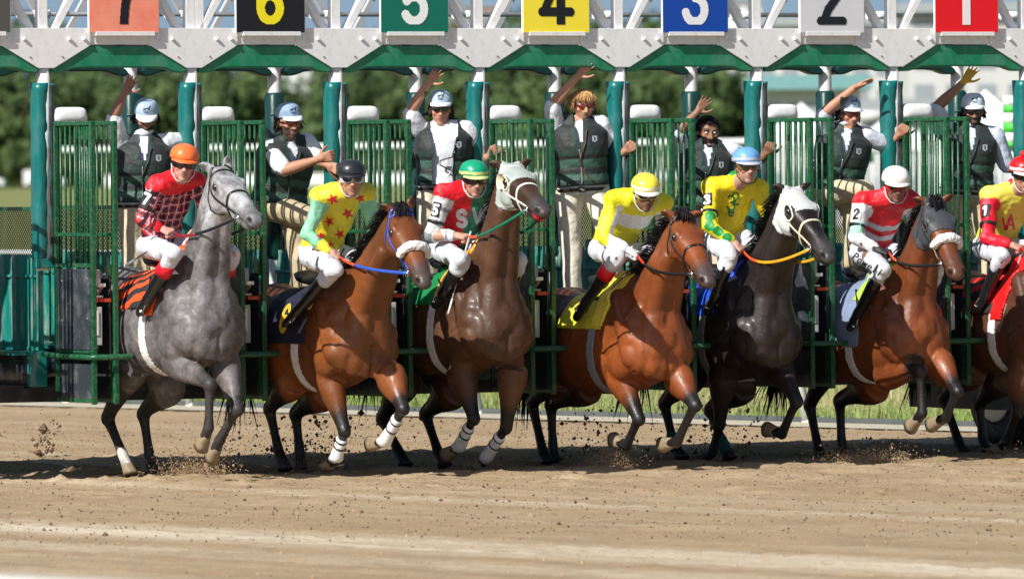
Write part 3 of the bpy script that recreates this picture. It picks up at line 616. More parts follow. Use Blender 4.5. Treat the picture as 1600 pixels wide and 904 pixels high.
for x in np.arange(-92, 42, 6.2):
    u = 800 + x * 13500 / D1
    hgt = 1.13 + .09 * math.sin(i * 2.1) + (.25 if u < 30 else 0)
    tree(x + rg.uniform(-1, 1), D1 + rg.uniform(-12, 12), 1.0 + .12 * math.sin(i * 1.3), hgt, i, 'blurred leafy green tree in the dense row beyond the infield', 'row of trees beyond the infield'); i += 1
for x in np.arange(-88, 36, 7.5):
    tree(x + rg.uniform(-2, 2), D1 + 60 + rg.uniform(-12, 12), 1.1, 1.17 + .1 * math.sin(i * 1.7), i, 'blurred dark tree filling the gaps in the row beyond the infield', 'second row of trees beyond the infield'); i += 1
for x in np.arange(-90, 44, 3.2):      # low undergrowth in front of the trunks
    t = thing('hedge_shrub', (x, D1 - 30, -.02), 'blurred dark shrub at the foot of the far tree row', 'shrub', 'shrubs below the far trees'); o = bpy.data.objects.new('crown', crowns[i % 5]); COL.objects.link(o); o.parent = t; o.scale = (.36, .36, .36 if x > -60 else .5); o.location = (0, 0, 1.7); o.rotation_euler = (0, 0, i); i += 1
# higher wooded rise behind
D2 = 1700; i = 0
for x in np.arange(-115, 60, 8.0):
    u = 800 + x * 13500 / D2
    top = (2.6 if u < 140 else 1.95 if u < 480 else 2.1 if u < 690 else 2.45 if u < 1190 else 1.2) + .12 * math.sin(i * 1.9)
    tree(x, D2 + rg.uniform(-20, 20), 1.7, top, i + 3, 'hazy tall tree on the rise far behind the gate', 'trees on the far rise'); i += 1
# far fence, wall and buildings
m_fw = mat('far_white_paint', (.75, .75, .74), .6, n_amt=.05)
ff_ = thing('outer_infield_fence', (0, 260, 0), 'long white rail crossing the infield at head height of the riders', 'fence')
zt = P(140, 238, 250)[2]
mb = MB(); mb.bar(P(75, 234, 256), P(2200, 208, 238), .08, .14, up=UP); mb.build('rail_top', m_fw, ff_)
for i in range(4, 16):
    q = P(-500 + 170 * i, 238 - 30 * (100 + 170 * i) / 2800, 262 - 24 * (100 + 170 * i) / 2800); mb = MB(); mb.bar(V(q[0], q[1], 0), q, .035, .035, up=V(0, 1, 0)); mb.build('fence_post', m_fw, ff_)
wl = thing('low_white_wall', (-30, 1020, 0), 'blurred long white boundary wall in front of the far trees', 'wall')
mb = MB(); mb.bx(-48, 36, 1020, 1020.5, -.05, 1.3); mb.build('wall', m_fw, wl)
mb = MB(); mb.bx(-48, 36, 1019.9, 1020.6, 1.3, 1.5); mb.build('coping', m_fw, wl)
tag(bpy.data.objects[wl.name], None)
# parked white vans at far left
def far_van(x, y, lab, colr):
    t = thing('parked_van', (x, y, 0), lab, 'van', 'white vans parked before the far trees'); mb = MB(); mb.prism([(-2.4, .4), (2.4, .4), (2.45, 1.1), (1.7, 1.25), (1.2, 2.1), (-2.4, 2.15)], -.9, .9); v, f = mb.arrays(); o = add('body', v + V(x, y, 0), f, m_fw, t, smooth=False); bevel(o, .1)
    mb = MB()
    for dx in (-1.5, 1.6): mb = MB(); mb.tube([(x + dx, y - .95, .38), (x + dx, y - .7, .38)], .38, n=16); mb.build('wheel', m_black, t)
    mb = MB(); mb.bx(x + .2, x + 1.2, y - .93, y - .9, 1.3, 1.95); mb.build('window', m_black, t)
far_van(-60.5, 990, 'white van parked nearest the left edge before the trees', 0); far_van(-54, 1000, 'white van parked second from the left before the trees', 0); far_van(-66, 1000, 'white van parked just outside the left edge', 0)
# right background: grandstand building, tents, banners
m_bw = mat('pale_building_wall', (.55, .55, .55), .7, n_amt=.08, n_scale=.6); m_bg = mat('grey_roof', (.33, .36, .38), .6, n_amt=.08); m_glass = mat('dark_window', (.30, .33, .36), .3); m_tent = mat('white_tent_cloth', (.8, .8, .8), .7, n_amt=.03); m_tealr = mat('teal_roof', (.18, .36, .38), .5); m_pink = mat('brick_pink', (.4, .26, .22), .8)
def building(name, u0, u1, d, ztop, lab, mw, floors=4, bays=8, depth=12, roof=m_bg, cat='building'):
    a = P(u0, 260, d)[0]; b = P(u1, 260, d)[0]; t = thing(name, ((a + b) / 2, d, 0), lab, cat)
    mb = MB(); mb.bx(a, b, d, d + depth, 0, ztop); mb.build('wall', mw, t, smooth=False)
    mb = MB(); mb.bx(a - .4, b + .4, d - .6, d + depth, ztop, ztop + .5); mb.build('roof', roof, t, smooth=False)
    fh = ztop / floors; bw = (b - a) / bays
    for i in range(floors):
        for j in range(bays):
            x = a + bw * (j + .5); z = fh * (i + .55); mb = MB(); mb.bx(x - bw * .3, x + bw * .3, d - .05, d + .02, z - fh * .28, z + fh * .25); mb.build('window', m_glass, t, smooth=False)
    return t
building('grandstand', 1420, 1760, 420, P(1500, 20, 420)[2], 'pale grandstand building blurred behind the right end of the gate', m_bw, 6, 7)
building('office_building', 1180, 1400, 520, P(1300, 40, 520)[2], 'light grey office building blurred behind the number two board', m_bw, 6, 6)
building('apartment_block', 690, 790, 1900, P(700, 12, 1900)[2], 'small pinkish apartment block on the skyline behind the number five board', m_pink, 5, 5)
building('apartment_block', 1080, 1190, 1500, P(1080, 5, 1500)[2], 'white apartment block on the skyline right of the number three board', m_fw, 8, 4)
building('low_pavilion', 1195, 1345, 300, P(1250, 140, 300)[2], 'low pavilion with a teal roof behind the second stall', m_bw, 2, 5, roof=m_tealr)
building('stable_block', 1350, 1700, 330, P(1400, 175, 330)[2], 'low grey stable block with a wide flat roof behind the first stall', mat('stable_wall', (.42, .44, .46), .7), 2, 8)
building('white_annex', 440, 560, 1500, P(300, 108, 1500)[2], 'white low building peeping above the treeline at left', m_fw, 3, 6)
def tent(u0, u1, d, ze, zt_, lab):
    a = P(u0, 260, d)[0]; b = P(u1, 260, d)[0]; c = (a + b) / 2; r = (b - a) / 2; t = thing('white_tent', (c, d, 0), lab, 'tent', 'white tents behind the right stalls'); mb = MB()
    ring = [V(c + r * sx, d + r * sy, ze) for sx, sy in ((-1, -1), (1, -1), (1, 1), (-1, 1))]; mb.add(ring + [V(c, d, zt_)] + [q - UP * .35 for q in ring], [(0, 1, 4), (1, 2, 4), (2, 3, 4), (3, 0, 4)] + [(i, i + 5, (i + 1) % 4 + 5, (i + 1) % 4) for i in range(4)]); mb.build('canopy', m_tent, t, smooth=False)
    for sx, sy in ((-1, -1), (1, -1), (1, 1), (-1, 1)): mb = MB(); mb.tube([(c + r * sx * .98, d + r * sy * .98, 0), (c + r * sx * .98, d + r * sy * .98, ze)], .07); mb.build('leg', m_fw, t)
tent(1470, 1610, 150, P(1500, 205, 150)[2], P(1500, 140, 150)[2], 'large white tent at the right edge behind stall one')
tent(1205, 1300, 210, P(1250, 205, 210)[2], P(1250, 160, 210)[2], 'small white tent left of the pavilion'); tent(1345, 1440, 240, P(1400, 215, 240)[2], P(1400, 175, 240)[2], 'white tent between the two right stalls')
t = P(1582, 230, 100); sp = thing('striped_marker_pole', (t[0], t[1], 0), 'green and white striped marker pole at the right edge', 'pole')
zz = [t[2] + .0, P(1582, 222, 100)[2], P(1582, 208, 100)[2], P(1582, 192, 100)[2], P(1582, 177, 100)[2], P(1582, 165, 100)[2], P(1582, 150, 100)[2]]
mb = MB(); mb.tube([(t[0], t[1], 0), (t[0], t[1], t[2])], .045, n=14); mb.build('stem', m_fw, sp)
for i in range(6): mb = MB(); mb.tube([(t[0], t[1], zz[i]), (t[0], t[1], zz[i + 1])], .11, n=16); mb.build('stripe', M('#3fb53a' if i % 2 == 0 else '#e8ece8', .5), sp)
for i, (u, v, c, l) in enumerate(((1300, 238, '#3d8ad8', 'blue banner'), (1340, 245, '#4da35a', 'green banner'), (1585, 245, '#4a90c8', 'blue banner'), (1365, 180, '#c8c8c8', 'pale banner'), (1550, 190, '#d08040', 'orange banner'))):
    q = P(u, v, 170 + i * 3); b = thing('banner', (q[0], q[1], 0), 'blurred ' + l + ' number ' + 'abcde'[i] if False else 'blurred ' + l + (' behind stall two', ' right of the blue one behind stall two', ' at the right edge behind stall one', ' above the others behind stall two', ' beside the tent behind stall one')[i], 'banner')
    mb = MB(); mb.bx(q[0] - .32, q[0] + .32, q[1], q[1] + .04, q[2] - .12, q[2] + .1); mb.build('cloth', M(c, .6), b)
    for s in (-.3, .3): mb = MB(); mb.tube([(q[0] + s, q[1] + .02, 0), (q[0] + s, q[1] + .02, q[2])], .02); mb.build('pole', m_fw, b)
# small white trucks and vans right
# ------------------------------------------------------------------ horses
m_coat = {}
def coatmat(k, rough, coat, bump):
    grey = k.startswith('grey')
    m = mat('horse_coat_' + k, attr=True, rough=rough, n_amt=.42 if grey else .22, n_scale=16 if grey else 9, coat=coat, bump=0, spec=.4, dirt=(.05, .04, .038) if grey else None, dirt_scale=5.5, dirt_amt=.9)
    nt = m.node_tree; b = nt.nodes['Principled BSDF']; L = nt.links.new; tc = nt.nodes.new('ShaderNodeTexCoord')
    def noise(sc, det, ro=.6, vec=None):
        n = nt.nodes.new('ShaderNodeTexNoise'); n.inputs['Scale'].default_value = sc; n.inputs['Detail'].default_value = det; n.inputs['Roughness'].default_value = ro; L(vec or tc.outputs['Object'], n.inputs['Vector']); return n.outputs[0]
    # veins: warped cell edges; hair: fine stretched grain; sweat: roughness patches
    wv = nt.nodes.new('ShaderNodeTexNoise'); wv.inputs['Scale'].default_value = 6; L(tc.outputs['Object'], wv.inputs['Vector'])
    mx = nt.nodes.new('ShaderNodeVectorMath'); mx.operation = 'MULTIPLY_ADD'; L(wv.outputs['Color'], mx.inputs[0]); mx.inputs[1].default_value = (.25, .25, .25); L(tc.outputs['Object'], mx.inputs[2])
    vo = nt.nodes.new('ShaderNodeTexVoronoi'); vo.feature = 'DISTANCE_TO_EDGE'; vo.inputs['Scale'].default_value = 5.5; L(mx.outputs[0], vo.inputs['Vector'])
    mr = nt.nodes.new('ShaderNodeMapRange'); mr.inputs[1].default_value = 0; mr.inputs[2].default_value = .045; mr.inputs[3].default_value = 1; mr.inputs[4].default_value = 0; mr.interpolation_type = 'SMOOTHSTEP'; L(vo.outputs['Distance'], mr.inputs[0])
    b1 = nt.nodes.new('ShaderNodeBump'); b1.inputs['Strength'].default_value = .22; b1.inputs['Distance'].default_value = .004; L(mr.outputs[0], b1.inputs['Height'])
    b2 = nt.nodes.new('ShaderNodeBump'); b2.inputs['Strength'].default_value = .35; b2.inputs['Distance'].default_value = .012; L(noise(14, 5, .55), b2.inputs['Height']); L(b1.outputs[0], b2.inputs['Normal'])
    st = nt.nodes.new('ShaderNodeMapping'); st.inputs['Scale'].default_value = (1, 1, .35); L(tc.outputs['Object'], st.inputs[0])
    b3 = nt.nodes.new('ShaderNodeBump'); b3.inputs['Strength'].default_value = .6; b3.inputs['Distance'].default_value = .003; L(noise(170, 3, .7, st.outputs[0]), b3.inputs['Height']); L(b2.outputs[0], b3.inputs['Normal']); L(b3.outputs[0], b.inputs['Normal'])
    r = nt.nodes.new('ShaderNodeMapRange'); r.inputs[1].default_value = .35; r.inputs[2].default_value = .65; r.inputs[3].default_value = rough - .16; r.inputs[4].default_value = rough + .16; L(noise(11, 6, .7), r.inputs[0]); L(r.outputs[0], b.inputs['Roughness'])
    return m
m_hair = mat('horse_hair', attr=True, rough=.75, n_amt=.2, spec=.2); m_hoof = mat('hoof_horn', hx('#8a7a62'), .6, n_amt=.25, n_scale=30, dirt=(.3, .22, .14), dirt_amt=.5, bump=.2)
m_hoofd = mat('dark_hoof', (.03, .028, .027), .5, n_amt=.2); m_eye = mat('dark_eye', (.008, .006, .005), .05, n_amt=0, coat=1.0)
m_leather = mat('black_leather', (.012, .011, .011), .35, n_amt=.1); m_bit = mat('bit_steel', (.7, .7, .7), .2, metal=1.0)
m_wrap = mat('white_leg_wrap', (.78, .78, .79), .8, n_amt=.08, dirt=(.35, .27, .18), dirt_scale=12, dirt_amt=.45, bump=.4, b_scale=60)
m_fleece = mat('white_fleece', (.8, .79, .77), .95, n_amt=.1, n_scale=60, bump=1.0, b_scale=120)
def mblur(): pass
Q = lambda a: [x * 1.13 for x in a]
def lerp(a, b, t): return a + (np.asarray(b) - a) * t
def horse(i, S):
    """i: stall index from the left (0 = number 7). S: measurements of this horse."""
    psi = S.get('psi', TH); fw = V(math.sin(psi), -math.cos(psi), 0); lf = V(math.cos(psi), math.sin(psi), 0)   # forward, horse's left
    Mk = G0 + GE * (WID * (i + .5) + S.get('off', 0.0))
    def pl(u, v, lat=0.0): return PLN(u, v, Mk + lf * lat, lf)
    B = pl(*S['breast']); dz = B[2] - 1.12; O = V(B[0], B[1], 0) - fw * .40
    def W(x, y, z): return O + fw * x + lf * y + UP * (z + dz)
    H = dict(pl=pl, W=W, O=O, fw=fw, lf=lf, dz=dz, S=S)
    root = thing('race_horse', (O[0], O[1], 0), S['label'], 'horse', 'race horses leaving the starting gate'); H['root'] = root
    mb = MB()
    # trunk
    st = [(.45, .07, 1.24, 1.05), (.41, .155, 1.38, .96), (.34, .20, 1.50, .98), (.22, .225, 1.59, .945), (.10, .24, 1.66, .915), (-.02, .25, 1.69, .885), (-.2, .27, 1.65, .865), (-.42, .295, 1.60, .85), (-.64, .30, 1.575, .855), (-.84, .29, 1.59, .87), (-1.02, .29, 1.62, .95), (-1.2, .265, 1.605, 1.0), (-1.36, .20, 1.52, 1.05), (-1.48, .12, 1.42, 1.12), (-1.53, .04, 1.36, 1.2)]
    C = [W(x, 0, (t + b) / 2 - .05) for x, w_, t, b in st]
    mb.loft(C, [lf] * len(st), [UP] * len(st), [q[1] for q in st], [(q[2] - q[3]) / 2 + .05 for q in st], [(q[2] - q[3]) / 2 - .05 for q in st], n=28, e=2.15)
    fr = (fw, lf, UP)
    for sy in (-1, 1):
        mb.ell(W(.35, sy * .092, 1.12), (.105, .095, .15), fr)            # pectorals
        mb.ell(W(.29, sy * .172, 1.18), (.14, .078, .18), fr)          # point of shoulder
        mb.cap_tube(W(.28, sy * .17, 1.15), W(.03, sy * .16, 1.54), .115, .08)   # scapula
        mb.ell(W(.09, sy * .185, 1.13), (.20, .085, .17), fr)             # triceps
        mb.ell(W(-1.08, sy * .16, 1.30), (.26, .125, .24), fr); mb.ell(W(-1.27, sy * .13, 1.18), (.15, .10, .22), fr)
    # neck
    pu = S['poll']; poll = pl(pu[0], pu[1], pu[2] if len(pu) > 2 else 0.0)
    nu = S['nose']; Ln = .68
    # solve nose depth for the head length
    best = None
    for d in np.linspace(poll[1] - .60, poll[1] + .05, 260):
        q = P(nu[0], nu[1], d); e = abs(np.linalg.norm(q - poll) - Ln)
        if best is None or e < best[0]: best = (e, q)
    nose = best[1]; A = nz(nose - poll); Sd = nz(np.cross(UP, A)); Sd = -Sd if np.dot(Sd, lf) < 0 else Sd
    rl = S.get('roll', 0.0); Uh = np.cross(A, Sd); Uh = Uh if Uh[2] > 0 else -Uh; Sd, Uh = Sd * math.cos(rl) + Uh * math.sin(rl), Uh * math.cos(rl) - Sd * math.sin(rl)
    H.update(poll=poll, A=A, Sd=Sd, Uh=Uh)
    nb = W(.10, 0, 1.27); nb0 = W(-.02, 0, 1.22); ctrl = W(.30, 0, 1.50)
    end = poll - Uh * .02 + A * .03
    ts = np.linspace(0, 1, 12); bz = [(1 - t) ** 3 * nb0 + 3 * (1 - t) ** 2 * t * nb + 3 * (1 - t) * t * t * (lerp(nb, end, .62) + (-fw * .06 + UP * .03)) + t ** 3 * end for t in ts]
    T = np.gradient(np.array(bz), axis=0); T /= np.linalg.norm(T, axis=1)[:, None]
    R_ = []; U_ = []
    for t, tg in zip(ts, T):
        s_ = nz(lerp(lf, Sd, t)); s_ = nz(s_ - tg * np.dot(s_, tg)); R_.append(s_); u_ = np.cross(tg, s_); U_.append(u_ if np.dot(u_, -fw) > 0 else -u_)
    rx = np.interp(ts, [0, .2, .45, .7, 1], [.205, .19, .14, .098, .080]); rt = np.interp(ts, [0, .2, .45, .7, 1], [.38, .34, .26, .16, .095]); rbm = np.interp(ts, [0, .2, .45, .7, 1], [.36, .30, .205, .152, .14])
    mb.loft(bz, R_, U_, rx, rt, rbm, n=20); H['neck'] = (np.array(bz), np.array(R_), np.array(U_), rt, rx, rbm)
    mb.cap_tube(W(-.16, 0, 1.60), bz[6] + U_[6] * .06, .13, .09); mb.cap_tube(W(.30, 0, 1.26), bz[5], .18, .13)
    for sy in (-1, 1): mb.cap_tube(W(.345, sy * .085, 1.18), bz[6] - U_[6] * .07 + R_[6] * sy * .03, .125, .085); mb.cap_tube(W(.27, sy * .17, 1.26), bz[4] + R_[4] * sy * .07 + U_[4] * .03, .11, .09)
    for sy in (-1, 1): mb.cap_tube(W(.22, sy * .12, 1.36), bz[5] + R_[5] * sy * .05, .13, .085)
    for sy in (-1, 1): mb.cap_tube(bz[2] + R_[2] * sy * .08 - U_[2] * .18, bz[9] + R_[9] * sy * .04 - U_[9] * .08, .10, .06)
    # head
    hs = [(-.05, .055, .03, .05), (0, .070, .055, .09), (.06, .082, .062, .13), (.12, .092, .064, .15), (.18, .095, .063, .158), (.25, .082, .058, .14), (.32, .066, .053, .108), (.39, .055, .05, .082), (.46, .051, .047, .066), (.52, .054, .044, .06), (.57, .053, .038, .056), (.605, .042, .026, .045), (.625, .02, .01, .02)]
    G = S.get('hg', 1.16); HC = lambda t, s, u: poll + (A * t + Sd * s + Uh * u) * G; H['HC'] = HC
    mb.loft([HC(t, 0, 0) for t, *_ in hs], [Sd] * len(hs), [Uh] * len(hs), [h[1] * G for h in hs], [h[2] * G for h in hs], [h[3] * G for h in hs], n=22, e=2.35)
    hf = (A, Sd, Uh)
    for sy in (-1, 1):
        mb.ell(HC(.15, sy * .052, -.085), (.12, .05, .098), hf)      # cheek
        mb.ell(HC(.155, sy * .078, .030), (.056, .030, .032), hf)       # brow
        mb.cap_tube(HC(.20, sy * .078, -.005), HC(.36, sy * .052, -.015), .014, .009)   # facial crest
        mb.ell(HC(.555, sy * .043, .008), (.038, .024, .030), hf)       # nostril wing
        et = S.get('ears', [None, None])[0 if sy < 0 else 1]
        bse = HC(-.005, sy * .060, .040); tip = None
        if et is not None: tip = P(et[0], et[1], bse[1] + .0)
        dr = nz(tip - bse) if tip is not None else nz(Uh * .8 - A * .5 + Sd * sy * .25)
        eL = .9 if tip is None else float(np.clip(np.linalg.norm(tip - bse), .10, .175)) / .17
        ec = [bse - dr * .03] + [bse + dr * q_ * eL for q_ in (.02, .07, .115, .15, .17)]; sd_ = nz(np.cross(dr, A)); fd = np.cross(sd_, dr)
        mb.loft(ec, [sd_] * 6, [fd] * 6, [.030, .034, .040, .034, .019, .003], [.026, .026, .021, .015, .009, .003], n=12); H['ear%d' % sy] = (bse, dr, sd_, fd)
    mb.ell(HC(.52, 0, -.062), (.056, .042, .026), hf); mb.ell(HC(.50, 0, -.088), (.032, .030, .024), hf)
    mb.cap_tube(HC(.20, 0, -.10), HC(.50, 0, -.075), .053, .034)
    # legs
    J = {}
    for nm, lat in (('RF', -.13), ('LF', .13), ('RH', -.15), ('LH', .15)):
        J[nm] = [pl(u, v, lat * (1.0 if k == 0 else .85)) for k, (u, v) in enumerate(S[nm])]
    H['J'] = J
    sc = S.get('leg', 1.0)
    for nm in ('RF', 'LF'):
        E, K, Ft, Hf = J[nm]; E2 = W(.12, -.15 if nm == 'RF' else .15, 1.16)
        mb.cap_tube(E2, E, .12, .092)
        up = nz(K - E); p = [lerp(E, K, t) for t in (-.15, .08, .3, .55, .8, .92)]
        x_ = nz(lf - up * np.dot(lf, up)); y_ = np.cross(x_, up)
        mb.loft(p, [x_] * 6, [y_] * 6, Q([.090, .092, .078, .058, .045, .043]), Q([.112, .112, .096, .068, .050, .047]), n=16)
        mb.ell(lerp(E, K, .18) + y_ * .02 * (1 if np.dot(y_, fw) > 0 else -1), (.055, .06, .13), (x_, y_, up))
        mb.ell(K, (.049, .052, .064), (x_, y_, up)); mb.ell(lerp(K, Ft, .07), (.038, .04, .04), (x_, y_, up))
        dn = nz(Ft - K); x2 = nz(lf - dn * np.dot(lf, dn)); y2 = np.cross(x2, dn); p = [lerp(K, Ft, t) for t in (-.02, .12, .3, .6, .85, 1.0)]
        mb.loft(p, [x2] * 6, [y2] * 6, Q([.038, .031, .026, .025, .029, .034]), Q([.042, .037, .032, .032, .036, .039]), n=14)
        yb = y2 if np.dot(y2, fw) < 0 else -y2; mb.cap_tube(lerp(K, Ft, .08) + yb * .030, lerp(K, Ft, .95) + yb * .030, .017, .016); mb.ell(K + yb * .02 - dn * .0, (.034, .035, .04), (x2, y2, dn)); mb.ell(lerp(K, Ft, 1.0) + yb * .022, (.028, .026, .032), (x2, y2, dn))
        mb.ell(Ft, (.041, .044, .048), (x2, y2, dn))
        pd = nz(Hf - Ft); mb.cap_tube(Ft, Ft + pd * .09, .037, .041)
    for nm in ('RH', 'LH'):
        Sf, Hk, Ft, Hf = J[nm]; lt = -.15 if nm == 'RH' else .15
        hip = W(-1.08, lt * .95, 1.27); up = nz(Hk - Sf); x_ = nz(lf - up * np.dot(lf, up)); y_ = np.cross(x_, up); y_ = y_ if np.dot(y_, fw) > 0 else -y_
        mb.cap_tube(hip, Sf, .21, .13); mb.cap_tube(W(-1.3, lt * .8, 1.15), lerp(Sf, Hk, .25) - y_ * .03, .13, .085)
        p = [lerp(Sf, Hk, t) for t in (-.1, .1, .3, .55, .8, .95)]; mb.loft(p, [x_] * 6, [y_] * 6, Q([.11, .105, .085, .06, .043, .040]), Q([.145, .14, .115, .078, .054, .05]), n=16)
        mb.cap_tube(lerp(Sf, Hk, .55) - y_ * .055, Hk - y_ * .045 - up * .03, .022, .026)
        mb.ell(Hk, (.045, .062, .07), (x_, y_, up)); mb.ell(Hk - y_ * .038 - up * .03, (.026, .03, .04), (x_, y_, up))
        dn = nz(Ft - Hk); x2 = nz(lf - dn * np.dot(lf, dn)); y2 = np.cross(x2, dn); p = [lerp(Hk, Ft, t) for t in (-.02, .12, .3, .6, .85, 1.0)]
        mb.loft(p, [x2] * 6, [y2] * 6, Q([.040, .035, .029, .027, .030, .035]), Q([.05, .045, .038, .034, .037, .041]), n=14)
        yb = y2 if np.dot(y2, fw) < 0 else -y2; mb.cap_tube(lerp(Hk, Ft, .05) + yb * .034, lerp(Hk, Ft, .95) + yb * .030, .018, .016); mb.ell(Ft + yb * .022, (.03, .027, .034), (x2, y2, dn))
        mb.ell(Ft, (.040, .043, .047), (x2, y2, dn)); pd = nz(Hf - Ft); mb.cap_tube(Ft, Ft + pd * .09, .037, .042)
    me = remesh(mb, .0115, 6, .6)
    v = mv(me); n = mn(me)
    # nostrils, mouth line, eye sockets pressed in
    q = (v - poll) / G; ht, hsd, hu = q @ A, q @ Sd, q @ Uh
    for sy in (-1, 1):
        c_ = HC(.575, sy * .046, .006); d_ = v - c_; dd = np.sqrt(((d_ @ A) / 1.0) ** 2 + ((d_ @ Uh) / 1.35) ** 2 + ((d_ @ Sd)) ** 2); v -= n * (.022 * np.exp(-(dd / .020) ** 2))[:, None]
        c_ = HC(.16, sy * .095, .0); dd = np.linalg.norm(v - c_, axis=1); v -= n * (.010 * np.exp(-(dd / .022) ** 2))[:, None]
    ml = np.exp(-((hu + .040) / .006) ** 2) * sstep(.47, .50, ht) * (ht < .66) * (np.abs(hsd) > .012); v -= n * (.007 * ml)[:, None]
    # subtle muscle/vein relief
    loc = v - O; lx = loc @ fw; ly = loc @ lf; lz = loc[:, 2] - dz
    v += n * ((.0018 * wav(v, 22, i) + .002 * (1 - np.abs(wav(v, 17, i + 2)) * 2)) * sstep(.6, .9, lz))[:, None]
    def groove(pts, dep, w_):
        nonlocal v
        dm = np.full(len(v), 9.)
        for a_, b_ in zip(pts[:-1], pts[1:]): dm = np.minimum(dm, segpar(v, a_, b_)[1])
        v = v - n * (dep * np.exp(-(dm / w_) ** 2))[:, None]
    for sy in (-1, 1):
        groove([bz[k] + R_[k] * sy * rx[k] * .9 - U_[k] * rbm[k] * .45 for k in range(1, 10)], .010, .018)
        groove([W(.03, sy * .18, 1.64), W(.20, sy * .22, 1.42), W(.37, sy * .16, 1.24)], .014, .020)
        groove([W(-.08, sy * .26, 1.56), W(-.12, sy * .27, 1.28), W(-.03, sy * .26, 1.06)], .012, .020)
        groove([W(.30, sy * .24, 1.24), W(.14, sy * .26, 1.20), W(-.02, sy * .26, 1.13)], .010, .015)
        groove([W(.44, sy * .05, 1.27), W(.40, sy * .16, 1.13), W(.30, sy * .20, 1.02)], .014, .016)
        groove([W(.02, sy * .25, 1.42), W(.10, sy * .26, 1.30), W(.26, sy * .23, 1.22)], .007, .012)
        for t0 in (-.30, -.40, -.50, -.60): groove([W(t0, sy * .28, 1.40), W(t0 - .06, sy * .30, 1.05)], .004, .014)
        groove([HC(.19, sy * .08, .02), HC(.30, sy * .065, -.02), HC(.42, sy * .055, -.03)], -.004, .007); groove([HC(.24, sy * .085, -.03), HC(.30, sy * .07, -.08)], -.004, .006); groove([HC(.10, sy * .09, .035), HC(.16, sy * .075, .055)], .006, .010)
        groove([HC(.10, sy * .08, -.17), HC(.24, sy * .07, -.12), HC(.27, sy * .07, -.05)], .006, .012)
    for nm in ('RF', 'LF'):
        E, K, Ft, Hf = J[nm]; up_ = nz(K - E); sd0 = lf * (-1 if nm == 'RF' else 1); groove([lerp(E, K, .05) + sd0 * .08 + fw * .04, lerp(E, K, .5) + sd0 * .05, lerp(E, K, .9) + sd0 * .04 - fw * .02], .008, .012); groove([lerp(E, K, .1) + fw * .09, lerp(E, K, .6) + fw * .055 + sd0 * .01], .006, .010); groove([lerp(E, K, 0) + sd0 * .06 + fw * .08, lerp(E, K, .4) + sd0 * .035 + fw * .06, lerp(E, K, .9) + fw * .045], -.004, .006)
    gr = np.exp(-(ly / .016) ** 2) * (lx > .3) * (lz < 1.2) * (lz > .9); v -= n * (.010 * gr)[:, None]
    setv(me, v); full = me.copy(); me = decim(me, .62); v = mv(me); n = mn(me); q = (v - poll) / G; ht, hsd, hu = q @ A, q @ Sd, q @ Uh; loc = v - O; lx = loc @ fw; ly = loc @ lf; lz = loc[:, 2] - dz
    ml = np.exp(-((hu + .040) / .006) ** 2) * sstep(.47, .50, ht) * (ht < .66) * (np.abs(hsd) > .012)
    # coat colour
    kind = S['coat']; base = np.array(S['col']); c = np.tile(base, (len(v), 1))
    blk = np.array([.012, .010, .010]) if kind != 'grey' else np.array([.016, .015, .016])
    def legd(nm):
        E, K, Ft, Hf = J[nm]; t1, d1 = segpar(v, E, K); t2, d2 = segpar(v, K, Ft); t3, d3 = segpar(v, Ft, Hf + (Hf - Ft)); near1 = d1 < .13; near2 = (d2 < .09) | (d3 < .1)
        return t1, near1, near2
    dark = np.zeros(len(v))
    for nm in ('RF', 'LF', 'RH', 'LH'):
        t1, n1, n2 = legd(nm); a, b = S.get('sock', (.45, .85)) if nm in ('RF', 'LF') else S.get('hsock', (-.1, .35)); dark = np.maximum(dark, np.where(n1 & (v[:, 2] < 1.05), sstep(a, b, t1 + .06 * wav(v, 20, 2)), 0)); dark = np.maximum(dark, np.where(n2 & (v[:, 2] < .62), 1, 0))
    mz = sstep(.38, .52, ht) * (np.abs(hsd) < .15) * (np.abs(hu) < .2) * (ht < .7)
    if kind == 'grey':
        nn = wav(v, 9, 1); n2 = wav(v, 34, 3); br = np.clip(nn * .5 + n2 * .35, -1, 1)
        c = c * (1 + .6 * br[:, None]); low = sstep(1.35, .9, lz)[:, None]; c = c * (1 - .42 * low) + np.array([.13, .105, .095]) * .42 * low
        hd = (np.linalg.norm(v - HC(.25, 0, 0), axis=1) < .42); hd = sstep(.50, .34, np.linalg.norm(v - HC(.25, 0, 0), axis=1))[:, None]; c = c * (1 - hd) + np.array([.36, .36, .37]) * (1 + .12 * n2[:, None]) * hd
        c = c * (1 - dark[:, None] * .85) + blk * dark[:, None] * .85; c = c * (1 - mz[:, None] * .75) + np.array([.10, .10, .105]) * mz[:, None] * .75
    else:
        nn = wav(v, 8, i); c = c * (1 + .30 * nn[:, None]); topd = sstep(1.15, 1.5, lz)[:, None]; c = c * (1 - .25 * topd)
        hind_shade = sstep(-.4, -.9, lx)[:, None] * .55; c = c * (1 - hind_shade)  # shadow over the hindquarters and hind legs is put into the coat colour
        c = c * (1 - dark[:, None]) + blk * dark[:, None]; mk = S.get('mz', .85); c = c * (1 - mz[:, None] * mk) + np.array([.055, .05, .05]) * mz[:, None] * mk
        kn = np.zeros(len(v))
    for nm in S.get('socks', []): 
        Ft, Hf = J[nm][2], J[nm][3]; t3, d3 = segpar(v, lerp(Ft, J[nm][1], .15), Hf + (Hf - Ft)); w_ = ((d3 < .085) & (t3 > 0) & (v[:, 2] < .3))[:, None]; c = np.where(w_, np.array([.48, .45, .42]), c)
